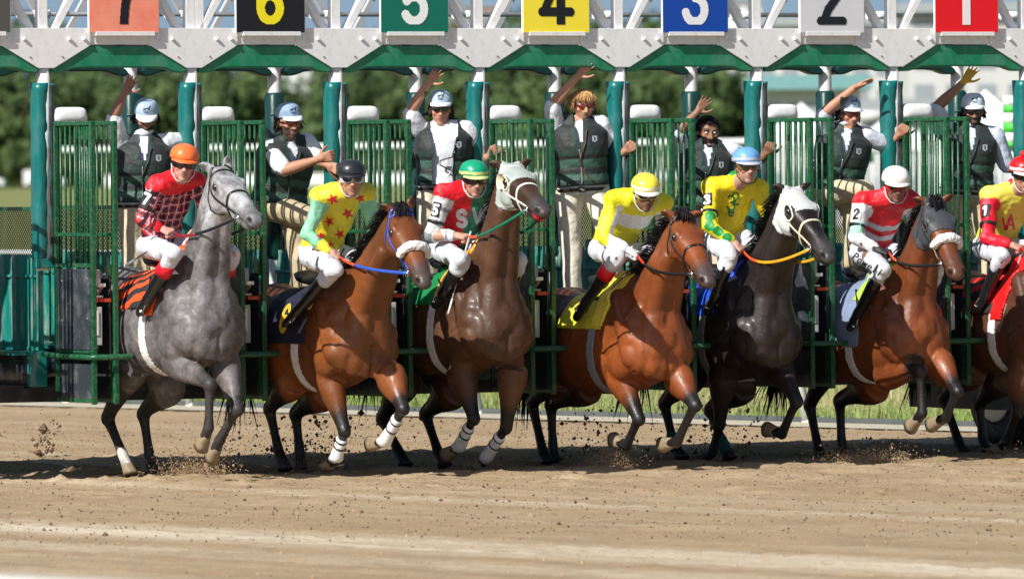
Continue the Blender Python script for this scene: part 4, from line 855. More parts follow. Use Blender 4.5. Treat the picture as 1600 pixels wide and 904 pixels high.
    for sy in (-1, 1):
        dd = np.linalg.norm(v - HC(.578, sy * .046, .006), axis=1); k = np.exp(-(dd / .023) ** 4)[:, None]; c = c * (1 - k) + np.array([.008, .006, .006]) * k
        dd = np.linalg.norm(v - HC(.16, sy * .09, .0), axis=1); k = np.exp(-(dd / .036) ** 2)[:, None] * .85; c = c * (1 - k) + np.array([.015, .012, .012]) * k
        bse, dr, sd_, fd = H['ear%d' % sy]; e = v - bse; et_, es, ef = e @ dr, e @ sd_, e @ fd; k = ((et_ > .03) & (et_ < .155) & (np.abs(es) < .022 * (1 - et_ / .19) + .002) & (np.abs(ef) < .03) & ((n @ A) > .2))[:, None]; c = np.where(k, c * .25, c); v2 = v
    c = c * (1 - .9 * ml[:, None])
    if S.get('lip'): lp = ((hu < -.035) & (ht > .50) & (ht < .66) & (hu > -.075) & (np.abs(hsd) < .1))[:, None]; c = np.where(lp, np.array(S['lip']), c)
    if S.get('blaze'):
        k = (np.exp(-(hsd / .012) ** 2) * ((hu > .02) & (ht > .04) & (ht < .2)))[:, None] * .8; c = c * (1 - k) + .6 * k
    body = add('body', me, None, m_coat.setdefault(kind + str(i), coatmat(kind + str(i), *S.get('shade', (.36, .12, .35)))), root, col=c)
    H['me'] = body.data; H['body'] = body; base = BASE[root.name]
    # world-space copy for projections
    wv = mv(full); faces = [tuple(p.vertices) for p in full.polygons]; H['full'] = full; H['wv'] = wv; H['bvh'] = BVHTree.FromPolygons([tuple(x) for x in wv], faces); bv = H['bvh']
    lx = (wv - O) @ fw; ly = (wv - O) @ lf; lz = wv[:, 2] - dz; H['L'] = (lx, ly, lz); q = (wv - poll) / G; H['Hd'] = (q @ A, q @ Sd, q @ Uh)
    # eyes
    for sy in (-1, 1): mb = MB(); mb.ell(HC(.16, sy * .088, .002), (.031, .026, .027), hf, n=14, m=8); mb.build('eye', m_eye, root)
    # hooves
    for nm in ('RF', 'LF', 'RH', 'LH'):
        Ft, Hf = J[nm][2], J[nm][3]; pd = nz(Hf - Ft); L = max(.11, min(.19, np.linalg.norm(Hf - Ft))); back = nm in ('RH', 'LH')
        c0 = Ft + pd * (.055); c1 = Ft + pd * (L + .035); onground = c1[2] < .10
        if onground: c1 = V(c1[0], c1[1], max(c1[2], .012)); 
        sole = nz(lerp(pd, -UP, .55)) if onground else nz(pd + 0.0 * fw); x_ = nz(lf - sole * np.dot(lf, sole)); y_ = np.cross(x_, sole)
        mb = MB(); p = [c0, lerp(c0, c1, .35), lerp(c0, c1, .7), c1, c1 - sole * .012]; mb.loft(p, [x_] * 5, [y_] * 5, [.034, .040, .046, .050, .042], [.036, .043, .051, .058, .047], n=18, e=2.4)
        mb.build('hoof', m_hoof if nm in S.get('palehoof', ('RF', 'LF')) else m_hoofd, root)
    for nm in S.get('wraps', []):
        K, Ft = J[nm][1], J[nm][2]; Hf = J[nm][3]; dn = nz(Ft - K); x2 = nz(lf - dn * np.dot(lf, dn)); y2 = np.cross(x2, dn); pd = nz(Hf - Ft)
        p = [lerp(K, Ft, t) for t in (.30, .33, .6, .88)] + [Ft, Ft + pd * .045]; mb = MB(); mb.loft(p, [x2] * 6, [y2] * 6, [.036, .040, .038, .044, .048, .044], [.04, .045, .043, .050, .053, .047], n=16); q = mb.build('leg_wrap', m_wrap, root)
        for t in (.40, .62):
            mb = MB(); cc = lerp(K, Ft, t); mb.loft([cc - dn * .006, cc + dn * .006], [x2] * 2, [y2] * 2, [.0425] * 2, [.0475] * 2, n=16); mb.build('band', m_leather, q)
    for nm, hexc in S.get('boots', []):
        K, Ft, Hf = J[nm][1:]; dn = nz(Hf - Ft); mb = MB(); mb.cap_tube(lerp(K, Ft, .85), Ft + dn * .06, .043, .047); mb.build('leg_boot', M(hexc, .7), root)
    # mane: many tapered locks falling on the near side of the crest
    bz, R_, U_, rt, rx, rbm = H['neck']; rg = np.random.default_rng(40 + i); mc = np.array(S.get('mane', (.010, .009, .010))); mb = MB(); cols = []
    for k in range(S.get('nmane', 170) * 4):
        t = rg.uniform(.22, 1.0) * 11; j = int(min(t, 10)); f_ = t - j; cpt = lerp(bz[j], bz[j + 1], f_); u_ = nz(lerp(U_[j], U_[j + 1], f_)); r_ = nz(lerp(R_[j], R_[j + 1], f_)); top = rt[j] * (1 - f_) + rt[j + 1] * f_
        p0 = cpt + u_ * (top - .012) + r_ * rg.uniform(-.012, .012); ln = rg.uniform(.05, .15) * S.get('manel', 1.0); blow = S.get('blow', .45)
        d0 = nz(u_ * .7 - r_ * .6 + rg.normal(0, .14, 3)); d1 = nz(-r_ * (.5 + blow) + u_ * blow * 1.2 - UP * (.9 - blow) - fw * .35 + rg.normal(0, .09, 3))
        pts = [p0, p0 + d0 * ln * .22, p0 + d0 * ln * .30 + d1 * ln * .35, p0 + d0 * ln * .28 + d1 * ln * .75 - UP * .03]; w0 = rg.uniform(.002, .0048)
        mb.tube(pts, [w0, w0 * 1.1, w0 * .7, .001], n=5); cols += [mc * rg.uniform(.5, 1.8)] * 20
    if S.get('forelock', S['coat'] == 'bay'):
        for k in range(70):
            p0 = HC(rg.uniform(-.04, .03), rg.uniform(-.035, .035), .072); d_ = nz(A + Uh * .15 + Sd * rg.uniform(-.8, .2) + rg.normal(0, .2, 3)); L = rg.uniform(.04, .12); w0 = rg.uniform(.003, .006); mb.tube([p0, p0 + Uh * .012 + d_ * L * .35, p0 + d_ * L * .7, p0 + d_ * L - Uh * .02], [w0, w0, w0 * .7, .001], n=5); cols += [mc * rg.uniform(.5, 1.8)] * 20
    mb.build('mane', m_hair, root, col=np.array(cols))
    mb = MB(); cols = []; tb = W(-1.45, 0, 1.33)
    for k in range(70):
        a = rg.normal(0, .03, 3); dl = rg.normal(0, .10, 3); L = rg.uniform(.55, .8) * S.get('taill', 1.0); d_ = nz(-UP - fw * .35 + dl * .6); pts = [tb + a, tb + a - fw * .08 - UP * .05, tb + a - fw * .13 + d_ * L * .5, tb + a - fw * .12 + d_ * L + V(*rg.normal(0, .05, 3))]; w0 = rg.uniform(.008, .015)
        mb.tube(pts, [w0, w0 * 1.2, w0, .001], n=5); cols += [mc * rg.uniform(.5, 1.8)] * 20
    mb.build('tail', m_hair, root, col=np.array(cols))
    # ---- tack
    def strap(pts, w_, mt, name='bridle_strap', n=22, th=.004, closed=False): return snap_strap(bv, pts, w_, th, name, mt, root, n=n, closed=closed)
    BM = S.get('bridle', m_leather)
    if S.get('hood') is None or True:
        for sy in (-1, 1):
            strap([HC(-.01, sy * .02, .065), HC(.03, sy * .09, .03), HC(.12, sy * .11, -.05), HC(.27, sy * .09, -.06), HC(.44, sy * .06, -.045)], .017, BM)
        strap([HC(.05, -.1, .0), HC(.055, -.05, .07), HC(.055, 0, .08), HC(.055, .05, .07), HC(.05, .1, .0)], .018, BM)
        strap([HC(.30, 0, .08), HC(.30, -.07, .03), HC(.31, -.08, -.04), HC(.33, -.05, -.11), HC(.34, 0, -.13), HC(.33, .05, -.11), HC(.31, .08, -.04), HC(.30, .07, .03)], .020, S.get('nosemat', BM), 'noseband', n=60, closed=True)
        for sy in (-1, 1):
            strap([HC(.05, sy * .09, .0), HC(.07, sy * .10, -.09), HC(.11, sy * .07, -.17), HC(.13, 0, -.19)], .013, BM, 'throat_latch')
    for sy in (-1, 1):      # bit ring
        c_ = HC(.455, sy * .066, -.048); mb = MB(); a = np.linspace(0, 2 * math.pi, 17)[:-1]; pts = [c_ + A * .026 * math.cos(t) + Uh * .026 * math.sin(t) for t in np.append(a, [a[0], a[1]])]; mb.tube(pts, .0045, n=6, cap=False); mb.tube([c_ - Sd * sy * .03, c_], .006, n=6); mb.build('bit_ring', m_bit, root)
        if sy < 0: H['bitR'] = c_
        else: H['bitL'] = c_
    if S.get('fleece'):     # sheepskin noseband
        mb = MB(); a = np.linspace(-.25, math.pi + .25, 26); tt = .335
        pts = [HC(tt, math.cos(t) * .082, -.005 + math.sin(t) * .068) for t in a]; mb.tube(pts, .036 * (.75 + .25 * np.sin(np.linspace(0.2, math.pi - .2, 26))), n=14, hint=A); q = remesh(mb, .007, 2); vv = mv(q); vv += mn(q) * (.004 * wav(vv, 240, 1) + .003 * wav(vv, 120, 2))[:, None]; setv(q, vv); add('sheepskin_noseband', q, None, m_fleece, root)
    if S.get('hood'):
        t_, s_, u_ = H['Hd']; hd = S['hood']; eye = np.zeros(len(wv), bool)
        for sy in (-1, 1):
            c_ = HC(.165, sy * .085, .0); d_ = wv - c_; eye |= (((d_ @ A) / hd.get('ea', .05)) ** 2 + ((d_ @ Uh) / hd.get('eu', .042)) ** 2 < 1) & (s_ * sy > 0) & (np.abs(d_ @ Sd) < .06)
            b_, dr, _, _ = H['ear%d' % sy]; d_ = wv - b_; eye |= (np.linalg.norm(d_ - np.outer(np.clip(d_ @ dr, 0, .2), dr), axis=1) < .040) & (d_ @ dr > .012)
        lim = .02 - .0
        msk = (t_ > .0 - u_ * .2) & (t_ < hd.get('t1', .31) + np.clip(-u_, 0, 1) * .25) & (np.abs(s_) < .14) & (u_ > -.20) & (u_ < .12) & ~eye
        o = shell(me_world(H), msk, .006, 'blinker_hood', hd['mat'], None)
        reparent(o, root)
        for sy in (-1, 1):
            mb = MB(); a = np.linspace(0, 2 * math.pi, 25); ea, eu = hd.get('ea', .05), hd.get('eu', .042)
            pts = []
            for t in a: pts.append(HC(.165 + ea * 1.02 * math.cos(t), sy * .12, eu * 1.02 * math.sin(t)))
            snap_strap(bv, pts, .012, .006, 'eye_hole_trim', hd.get('trim', hd['mat']), root, n=50)
            if hd.get('cup'):
                cu = [HC(.165 + (-.02 + ea) * math.cos(t) - .03 * 0, sy * (.088), eu * math.sin(t)) for t in np.linspace(1.9, 4.4, 12)]; cv = [HC(.150 + .0 + ea * 1.0 * math.cos(t), sy * .128, eu * 1.15 * math.sin(t)) for t in np.linspace(1.9, 4.4, 12)]
                mb = MB(); 
                for off in (0, .006): mb.add([x + A * off for x in cu + cv], [(k, k + 1, 12 + k + 1, 12 + k) for k in range(11)])
                mb.add(cv + [x + A * .006 for x in cv], [(k, k + 1, 12 + k + 1, 12 + k) for k in range(11)]); mb.build('blinker_cup', hd.get('trim', hd['mat']), root)
    # saddle cloth, girth, saddle
    sy = -1
    t_ = S.get('cloth')
    if t_:
        zl = t_.get('z', 1.12); msk = (lx > -.70) & (lx < -.10) & (lz > zl) & (lz > 1.0) & ~((lx > -.24 + .0) & (lz < zl + .0))
        o = shell(me_world(H), msk, .012, 'saddle_cloth', t_['mat'], None, wob=.004); reparent(o, root)
        if t_.get('under'):
            msk = (lx > -.20 + (1.5 - lz) * -.15) & (lx < -.02 + (1.5 - lz) * -.35) & (lz > t_.get('uz', 1.12)); o = shell(me_world(H), msk, .018, 'saddle_pad', t_['under'], None, wob=.006); reparent(o, root)
    msk = (np.abs(lx + .20 + .12 * np.clip(1.4 - lz, 0, 1)) < .045) & (lz < 1.46) & (lz > .85) & (np.abs(ly) < .36); o = shell(me_world(H), msk, .008, 'girth', S.get('girth', m_wrap), None)
    if o: reparent(o, root)
    # small racing saddle
    mb = MB(); sp = [(-.10, .06, 1.66), (-.2, .10, 1.625), (-.33, .13, 1.60), (-.46, .15, 1.615), (-.52, .13, 1.64)]
    mb.loft([W(x, 0, z - .015) for x, w_, z in [(a, b, c + .06) for a, b, c in sp]], [lf] * 5, [UP] * 5, [s[1] for s in sp], [.03] * 5, [.05] * 5, n=16); mb.build('saddle', m_leather, root)
    return H
def me_world(H):
    return H['full']
def reparent(o, root):
    b = BASE[root.name]; v = mv(o.data) - b; setv(o.data, v); o.parent = root; BASE[o.name] = b
GRP = 'race horses leaving the starting gate'
m_hoodC = mat('pale_blinker_cloth', (.40, .45, .42), .7, n_amt=.06, bump=.3, b_scale=150); m_hoodE = mat('white_mesh_blinker', (.60, .62, .62), .7, n_amt=.05, bump=.4, b_scale=200); m_hoodF = mat('dark_grey_blinker', (.05, .055, .062), .55, n_amt=.1, bump=.2); m_cream = mat('cream_trim', (.72, .66, .48), .7); m_creamw = mat('cream_white_trim', (.78, .76, .7), .7)
def stripes(name, a, b, sc, axis=0):
    m = mat(name, a, .7, n_amt=.05); nt = m.node_tree; bs = nt.nodes['Principled BSDF']; tc = nt.nodes.new('ShaderNodeTexCoord'); wv_ = nt.nodes.new('ShaderNodeTexWave'); wv_.inputs['Scale'].default_value = sc; wv_.inputs['Distortion'].default_value = 3; wv_.bands_direction = 'DIAGONAL'
    nt.links.new(tc.outputs['Object'], wv_.inputs[0]); r = nt.nodes.new('ShaderNodeMapRange'); r.inputs[1].default_value = .45; r.inputs[2].default_value = .55; nt.links.new(wv_.outputs[1], r.inputs[0]); x = nt.nodes.new('ShaderNodeMix'); x.data_type = 'RGBA'; nt.links.new(r.outputs[0], x.inputs[0]); x.inputs[6].default_value = (*a, 1); x.inputs[7].default_value = (*b, 1); nt.links.new(x.outputs[2], bs.inputs['Base Color']); return m
m_blue = mat('blue_nylon', hx('#2f55b8'), .35, n_amt=.08); m_grn = mat('green_nylon', hx('#0e8a62'), .4, n_amt=.1)
HS = []
HS.append(dict(label='dapple grey horse with a pale head, leftmost, leaving the stall under salmon board seven', coat='grey', col=(.135, .128, .13), breast=(338, 530), poll=(342, 273), nose=(401, 346), ears=[(317, 259), (357, 259)],
    RF=[(278, 565), (328, 600), (326, 668), (316, 694)], LF=[(352, 570), (371, 638), (343, 688), (332, 712)], RH=[(205, 570), (168, 652), (193, 712), (203, 738)], LH=[(262, 600), (224, 646), (233, 708), (236, 727)],
    taill=.5, socks=['RH'], palehoof=('RF', 'LF', 'RH'), mane=(.2, .2, .21), nmane=90, manel=.5, blow=.1, shade=(.58, .06, .3), cloth=dict(mat=stripes('black_orange_cloth', (.02, .02, .022), hx('#f0501e'), 4), z=1.32, under=mat('orange_pad', hx('#f05a20'), .6), uz=1.28), sock=(.5, 1.0), hsock=(.0, .4)))
HS.append(dict(label='bay horse in a blue bridle and thick white sheepskin noseband, right beside the grey horse', coat='bay', col=(.20, .060, .015), breast=(577, 556), poll=(623, 335), nose=(664, 441), ears=[(593, 320), (643, 311)],
    RF=[(514, 592), (538, 672), (526, 714), (511, 728)], LF=[(612, 592), (630, 637), (601, 690), (573, 694)], RH=[(455, 590), (421, 638), (435, 703), (444, 728)], LH=[(505, 608), (462, 646), (468, 703), (470, 728)],
    wraps=['RF', 'LF'], fleece=True, bridle=m_blue, cloth=dict(mat=mat('navy_cloth', (.012, .014, .035), .7), z=1.2, under=mat('yellow_pad', hx('#e8c060'), .7), uz=1.44), shade=(0.48, .16, .3), blow=.55))
HS.append(dict(label='brown horse in pale blinkers with a red lip, head high, below the green board', coat='brown', col=(.105, .044, .021), breast=(789, 532), poll=(797, 268), nose=(851, 331), ears=[(770, 256), (817, 256)],
    RF=[(722, 585), (740, 652), (718, 697), (700, 709)], LF=[(801, 585), (791, 666), (761, 712), (749, 728)], RH=[(628, 595), (597, 653), (622, 703), (632, 722)], LH=[(706, 606), (665, 646), (684, 704), (693, 722)],
    wraps=['RF', 'LF'], lip=(.45, .02, .03), bridle=m_creamw, hood=dict(mat=m_hoodC, trim=m_cream, cup=True, ea=.052, eu=.045, t1=.23), cloth=dict(mat=mat('green_cloth', hx('#0b7a3e'), .6), z=1.36, under=mat('gold_pad', hx('#f0a832'), .55), uz=1.42), shade=(0.52, .16, .3), manel=.8, nmane=110))
HS.append(dict(label='bright bay horse in a plain black bridle with a yellow saddle cloth', coat='bay', col=(.22, .056, .013), breast=(1040, 560), poll=(1063, 345), nose=(1108, 440), ears=[(1030, 330), (1086, 335)],
    RF=[(970, 590), (998, 653), (979, 696), (962, 688)], LF=[(1062, 592), (1086, 632), (1058, 690), (1037, 694)], RH=[(870, 585), (831, 628), (848, 704), (855, 722)], LH=[(915, 600), (861, 632), (864, 698), (866, 712)],
    forelock=True, cloth=dict(mat=mat('yellow_cloth', hx('#d8d040'), .6, bump=.3), z=1.32, under=mat('yellow_cloth_light', hx('#f0d850'), .6), uz=1.34), shade=(0.46, .16, .3), blow=.6, manel=1.2, girth=mat('grey_girth', (.25, .28, .33), .6)))
HS.append(dict(label='near-black horse in white mesh blinkers with green and yellow reins, below board three', coat='dark', col=(.022, .013, .011), breast=(1212, 542), poll=(1235, 304), nose=(1296, 402), ears=[(1205, 289), (1262, 289)],
    RF=[(1130, 590), (1124, 662), (1114, 704), (1101, 719)], LF=[(1216, 572), (1245, 626), (1222, 677), (1200, 671)], RH=[(1075, 585), (1038, 630), (1052, 690), (1064, 718)], LH=[(1155, 600), (1110, 640), (1130, 694), (1138, 712)],
    boots=[('RH', '#0a5a55'), ('LH', '#0a5a55')], palehoof=('LF',), bridle=m_cream, hood=dict(mat=m_hoodE, trim=m_creamw, ea=.058, eu=.055, t1=.21), cloth=dict(mat=mat('royal_blue_cloth', hx('#1f4fd0'), .5, bump=.2), z=1.34, under=mat('royal_blue_pad', hx('#1f4fd0'), .5), uz=1.36), shade=(0.52, .16, .3), girth=mat('grey_girth2', (.2, .2, .2), .6)))
HS.append(dict(label='bay horse in a dark grey hood and white sheepskin noseband, below board two', coat='bay', col=(.20, .052, .013), breast=(1443, 545), poll=(1457, 322), nose=(1496, 428), ears=[(1435, 312), (1481, 309)],
    RF=[(1388, 582), (1438, 580), (1441, 645), (1425, 664)], LF=[(1470, 572), (1496, 610), (1478, 652), (1456, 663)], RH=[(1298, 560), (1265, 632), (1278, 698), (1284, 714)], LH=[(1365, 598), (1312, 626), (1315, 692), (1318, 706)],
    mz=.35, fleece=True, hood=dict(mat=m_hoodF, ea=.045, eu=.036, t1=.26), bridle=m_leather, nosemat=m_cream, cloth=dict(mat=mat('blue_grey_cloth', hx('#7c8aa8'), .7, bump=.2), z=1.13, under=mat('lime_pad', hx('#a8c850'), .6), uz=1.46), shade=(0.46, .16, .3), blow=.3))
HS.append(dict(label='dark brown horse cut off by the right edge, its shoulder and forelegs in view', coat='brown', col=(.11, .042, .022), breast=(1668, 530), poll=(1700, 320), nose=(1742, 420),
    RF=[(1592, 590), (1590, 643), (1572, 688), (1557, 702)], LF=[(1660, 580), (1668, 640), (1650, 690), (1640, 705)], RH=[(1515, 575), (1474, 620), (1498, 690), (1504, 704)], LH=[(1560, 590), (1530, 630), (1535, 685), (1540, 700)],
    cloth=dict(mat=stripes('red_black_cloth', (.02, .02, .022), hx('#e02018'), 3), z=1.30, under=mat('red_pad', hx('#e01818'), .5), uz=1.26), shade=(0.50, .16, .3)))
HH = [horse(i, S) for i, S in enumerate(HS)]
for H in HH:
    print('horse', [round(float(PROJ(H['O'])[0])), round(H['dz'], 2)], 'neck', round(float(np.linalg.norm(H['poll'] - H['W'](0, 0, 1.4))), 2), {k: [round(float(np.linalg.norm(a - b)), 2) for a, b in zip(j[:-1], j[1:])] + [round(float(j[3][2]), 2)] for k, j in H['J'].items()}, len(H['wv']))
# ------------------------------------------------------------------ people
m_skin = mat('skin', attr=True, rough=.5, n_amt=.08, n_scale=20, spec=.4, bump=.08, b_scale=80)
m_cloth = mat('cloth', attr=True, rough=.65, n_amt=.05, n_scale=30, bump=.8, b_scale=11, b_dist=.025, sheen=.1)
m_silk = mat('silk', attr=True, rough=.5, n_amt=.07, n_scale=30, bump=.9, b_scale=10, b_dist=.03)
m_shell = {}
m_lens = mat('dark_lens', (.01, .01, .013), .08, n_amt=0, coat=1.0); m_lens2 = mat('amber_lens', (.05, .03, .02), .08, n_amt=0, coat=1.0)
m_boot = mat('black_boot_leather', (.012, .012, .014), .22, n_amt=.2, coat=.5, bump=.15)
def hairs(mb, c, ax, r, n, ln, rg, cols, base, th0=0, down=.5):
    for k in range(n):
        d = nz(rg.normal(size=3)); d[2] = abs(d[2]) if th0 else d[2]
        p = c + ax[0] * d[0] * r[0] + ax[1] * d[1] * r[1] + ax[2] * d[2] * r[2]; o = nz(ax[0] * d[0] + ax[1] * d[1] + ax[2] * d[2]); t = nz(o * (1 - down) - ax[2] * down + rg.normal(0, .2, 3)); mb.tube([p, p + t * ln * .5 + o * .004, p + t * ln], [.004, .0035, .001], n=4); cols += [base * rg.uniform(.6, 1.5)] * 12
def hand(mb, wr, pd, pn, sgn, curl=.15, spread=.25, sc=1.0, thumb=.6):
    """wr wrist point, pd direction to fingers, pn palm normal (the way the palm faces), sgn +1 when the thumb is on the +side"""
    pd = nz(pd); pn = nz(pn - pd * np.dot(pn, pd)); sd = np.cross(pd, pn) * sgn
    L = .095 * sc; mb.cap_tube(wr - pd * .02, wr + pd * .03, .026 * sc, .028 * sc, n=10)
    for k in range(4):
        a = (k - 1.5); mb.cap_tube(wr + pd * .02 + sd * a * .010, wr + pd * L * .95 + sd * a * .021 * sc, .017 * sc, .0135 * sc, n=8, k=3)
    lens = [.058, .069, .074, .066]
    for k in range(4):     # k = 3 is next to the thumb (+sd)
        a = (k - 1.5); b = wr + pd * L * .93 + sd * a * .021 * sc; d = nz(pd + sd * a * spread * .5); ang = curl * (1.1 - .06 * k); cur = b; r = .0098 * sc
        for j, f in enumerate((.45, .32, .23)):
            th = ang * (j + 1) * (1.0 if curl > .8 else .8); dd = nz(d * math.cos(th) + pn * math.sin(th)); nx_ = cur + dd * lens[k] * f * sc * 1.05; mb.cap_tube(cur, nx_, r, r * .93, n=8, k=3); cur = nx_; r *= .93
    t0 = wr + pd * .025 * sc + sd * .028 * sc + pn * .006; td = nz(pd * .55 + sd * thumb + pn * .35 * (1 + curl)); t1 = t0 + td * .045 * sc; t2 = t1 + nz(td + pd * .5 + pn * curl * .6) * .034 * sc; t3 = t2 + nz(td * .6 + pd * .8 + pn * curl) * .026 * sc
    mb.cap_tube(t0 - td * .01, t1, .0155 * sc, .0125 * sc, n=8, k=3); mb.cap_tube(t1, t2, .012 * sc, .011 * sc, n=8, k=3); mb.cap_tube(t2, t3, .011 * sc, .0095 * sc, n=8, k=3)
def person(name, base, J, opt):
    """J: world joints. Returns dict with root and frames."""
    root = thing(name, base, opt['label'], 'person', opt.get('group')); sex = opt
    shR, shL = J['sh']; hpR, hpL = J['hip']; ms = (shR + shL) / 2; mh = (hpR + hpL) / 2
    S = nz(shL - shR); ux = nz(ms - mh); S = nz(S - ux * np.dot(S, ux)); Fr = nz(np.cross(S, ux)); Fr = Fr if np.dot(Fr, J['face']) > -.2 else -Fr
    sw = np.linalg.norm(shL - shR) / 2; nb = ms + ux * .06 + Fr * .0; hc = J['head']; fd = nz(J['face']); hu = nz(J.get('hup', UP) - fd * np.dot(J.get('hup', UP), fd)); hs = np.cross(hu, fd); hs = hs if np.dot(hs, S) > 0 else -hs
    hf = (hs, fd, hu)
    bend = opt.get('bend', .0)
    def spine(t): return mh + (ms - mh) * t - Fr * bend * math.sin(math.pi * min(t, 1))
    def torso(mb, pad, t0=0.0, t1=1.0, hw=None, e=2.4, fb=(1, 1)):
        ts = [t0 + (t1 - t0) * k / 9 for k in range(10)]; W_ = np.interp(ts, [-.15, 0, .3, .65, .9, 1.0], [.155, .165, .145, .168, .165, .13]); D_ = np.interp(ts, [-.15, 0, .3, .65, .9, 1.0], [.10, .118, .105, .125, .10, .075])
        bw = opt.get('build', 1.0); p = [spine(t) for t in ts]; T = np.gradient(np.array(p), axis=0); R_ = []; U_ = []
        for tg in T: tg = nz(tg); r = nz(S - tg * np.dot(S, tg)); R_.append(r); u = np.cross(r, tg); U_.append(u if np.dot(u, Fr) > 0 else -u)
        mb.loft(p, R_, U_, [w_ * bw + pad for w_ in W_], [(d + pad) * bw * fb[0] for d in D_], [(d + pad) * bw * fb[1] for d in D_], n=26, e=e)
    # body
    mb = MB(); torso(mb, -.012); skn = np.array(opt.get('skin', (.42, .22, .14)))
    mb.cap_tube(nb - ux * .05, hc - hu * .06 - fd * .01, .058, .055)
    for sh in (shR, shL): mb.cap_tube(nb - ux * .03, sh, .055, .058)
    # head: skull, jaw, nose, brows, lips, ears
    mb.ell(hc + hu * .025 - fd * .012, (.076, .094, .098), hf, n=20, m=14); mb.ell(hc + fd * .018 - hu * .035, (.060, .068, .070), hf); mb.ell(hc + fd * .050 - hu * .090, (.030, .030, .026), hf)
    mb.cap_tube(hc + fd * .080 + hu * .018, hc + fd * .106 - hu * .028, .010, .0155, n=10, k=4); 
    for q in (-1, 1):
        mb.ell(hc + fd * .094 - hu * .032 + hs * q * .013, (.010, .011, .009), hf, n=10, m=6); mb.ell(hc + fd * .078 + hu * .030 + hs * q * .030, (.026, .014, .010), hf, n=10, m=6); mb.ell(hc + fd * .055 - hu * .018 + hs * q * .042, (.022, .026, .022), hf, n=10, m=6)
        mb.ell(hc - fd * .005 - hu * .008 + hs * q * .078, (.010, .018, .032), hf, n=10, m=6)
    op = opt.get('mouth', 0.0)
    mb.ell(hc + fd * .083 - hu * (.054 - op * .2), (.024, .011, .0075), hf, n=12, m=6); mb.ell(hc + fd * .080 - hu * (.067 + op), (.022, .012, .009), hf, n=12, m=6)
    arms = []
    for sgn, key in ((-1, 'armR'), (1, 'armL')):
        if key not in J: arms.append(None); continue
        el, wr, hd = J[key]; sh = shR if sgn < 0 else shL
        mb.cap_tube(sh, el, .050, .040); u = nz(wr - el); p = [lerp(el, wr, t) for t in (-.05, .1, .3, .6, .85, 1)]
        mb.tube(p, [.038, .043, .044, .036, .029, .027], n=14)
        ho = opt.get('hand' + key[-1], {}); pn = ho.get('pn', Fr); hand(mb, wr, hd - wr, np.asarray(pn, float), ho.get('s', -sgn), ho.get('curl', .2), ho.get('spread', .25), ho.get('sc', 1.0), ho.get('thumb', .7)); arms.append((sh, el, wr, hd))
    for key, hp in (('legR', hpR), ('legL', hpL)):
        kn, an, to = J[key]; lq = opt.get('legq', 1.0); mb.cap_tube(hp, kn, .082 * lq, .056 * lq); mb.cap_tube(kn, an, .056 * lq, .036); mb.cap_tube(an, to, .036, .026)
    me = remesh(mb, .0066, 3, .5); v = mv(me); n = mn(me)
    q = v - hc; a, b, c = q @ hs, q @ fd, q @ hu
    for sg in (-1, 1): dd = np.sqrt(((a - sg * .031) / .017) ** 2 + ((c - .010) / .010) ** 2) + (b < .04) * 9; v -= n * (.007 * np.exp(-dd ** 2))[:, None]
    mo = np.exp(-((c + .0605 + op * .3) / (.0035 + op * .55)) ** 2) * np.exp(-(a / .020) ** 4) * (b > .05); v -= n * ((.004 + op * .5) * mo)[:, None]
    setv(me, v); me = decim(me, .45); v = mv(me); n = mn(me); q = v - hc; a, b, c = q @ hs, q @ fd, q @ hu; mo = np.exp(-((c + .0605 + op * .3) / (.0035 + op * .55)) ** 2) * np.exp(-(a / .020) ** 4) * (b > .05)
    col = np.tile(skn, (len(v), 1)) * (1 + .06 * wav(v, 40, 1)[:, None]); head = (np.abs(a) < .12) & (np.abs(b) < .13) & (c < .14) & (c > -.14)
    lipm = np.exp(-((c + .060 + op * .2) / (.013 + op * .5)) ** 2) * np.exp(-(a / .024) ** 4) * (b > .06); col = col * (1 - .5 * lipm[:, None]) + np.array([.30, .09, .08]) * .5 * lipm[:, None]; col = col * (1 - .85 * mo[:, None])
    ck = np.exp(-((np.abs(a) - .045) / .02) ** 2 - ((c + .02) / .03) ** 2) * (b > 0); col = col * (1 + ck[:, None] * np.array([.12, -.06, -.06]))
    if 'beard' in opt:
        bc = np.array(opt['beard']); k = head & (c < -.042 + .03 * np.clip(np.abs(a) / .06, 0, 1)) & (b > -.02) & ~((lipm > .35)); mus = head & (b > .07) & (np.abs(c + .043) < .009) & (np.abs(a) < .032); k = k | mus; col[k] = bc
    if 'mustache' in opt: k = head & (b > .068) & (np.abs(c + .045) < .010) & (np.abs(a) < .036); col[k] = np.array(opt['mustache'])
    if 'hairc' in opt: k = head & ((c > .075) | ((b < .01) & (c > -.03) & (np.abs(a) > .0))) & ~((np.abs(a) > .078) & (c < .03)); col[k] = np.array(opt['hairc'])
    brow = head & (b > .05) & (np.abs(c - .034 - .0) < .0055) & (np.abs(np.abs(a) - .031) < .020); col[brow] = col[brow] * .35
    for key, g in opt.get('gloves', {}).items():
        _, wr, hd = J[key]; t, d = segpar(v, lerp(wr, hd, -.5), hd + (hd - wr)); col[(d < .11) & (t > .12)] = np.array(g)
    add('body', me, None, m_skin, root, col=col)
    R = dict(root=root, S=S, ux=ux, Fr=Fr, hf=hf, hc=hc, hs=hs, fd=fd, hu=hu, torso=torso, spine=spine, arms=arms, nb=nb, ms=ms, mh=mh, J=J)
    # eyes
    for sg in (-1, 1):
        mb = MB(); mb.ell(hc + hs * sg * .031 + fd * .074 + hu * .010, (.0115, .009, .008), hf, n=10, m=6); mb.build('eye', mat('eye_white', (.7, .68, .65), .2, n_amt=0) if 'eye_white' not in bpy.data.materials else bpy.data.materials['eye_white'], root)
    return R
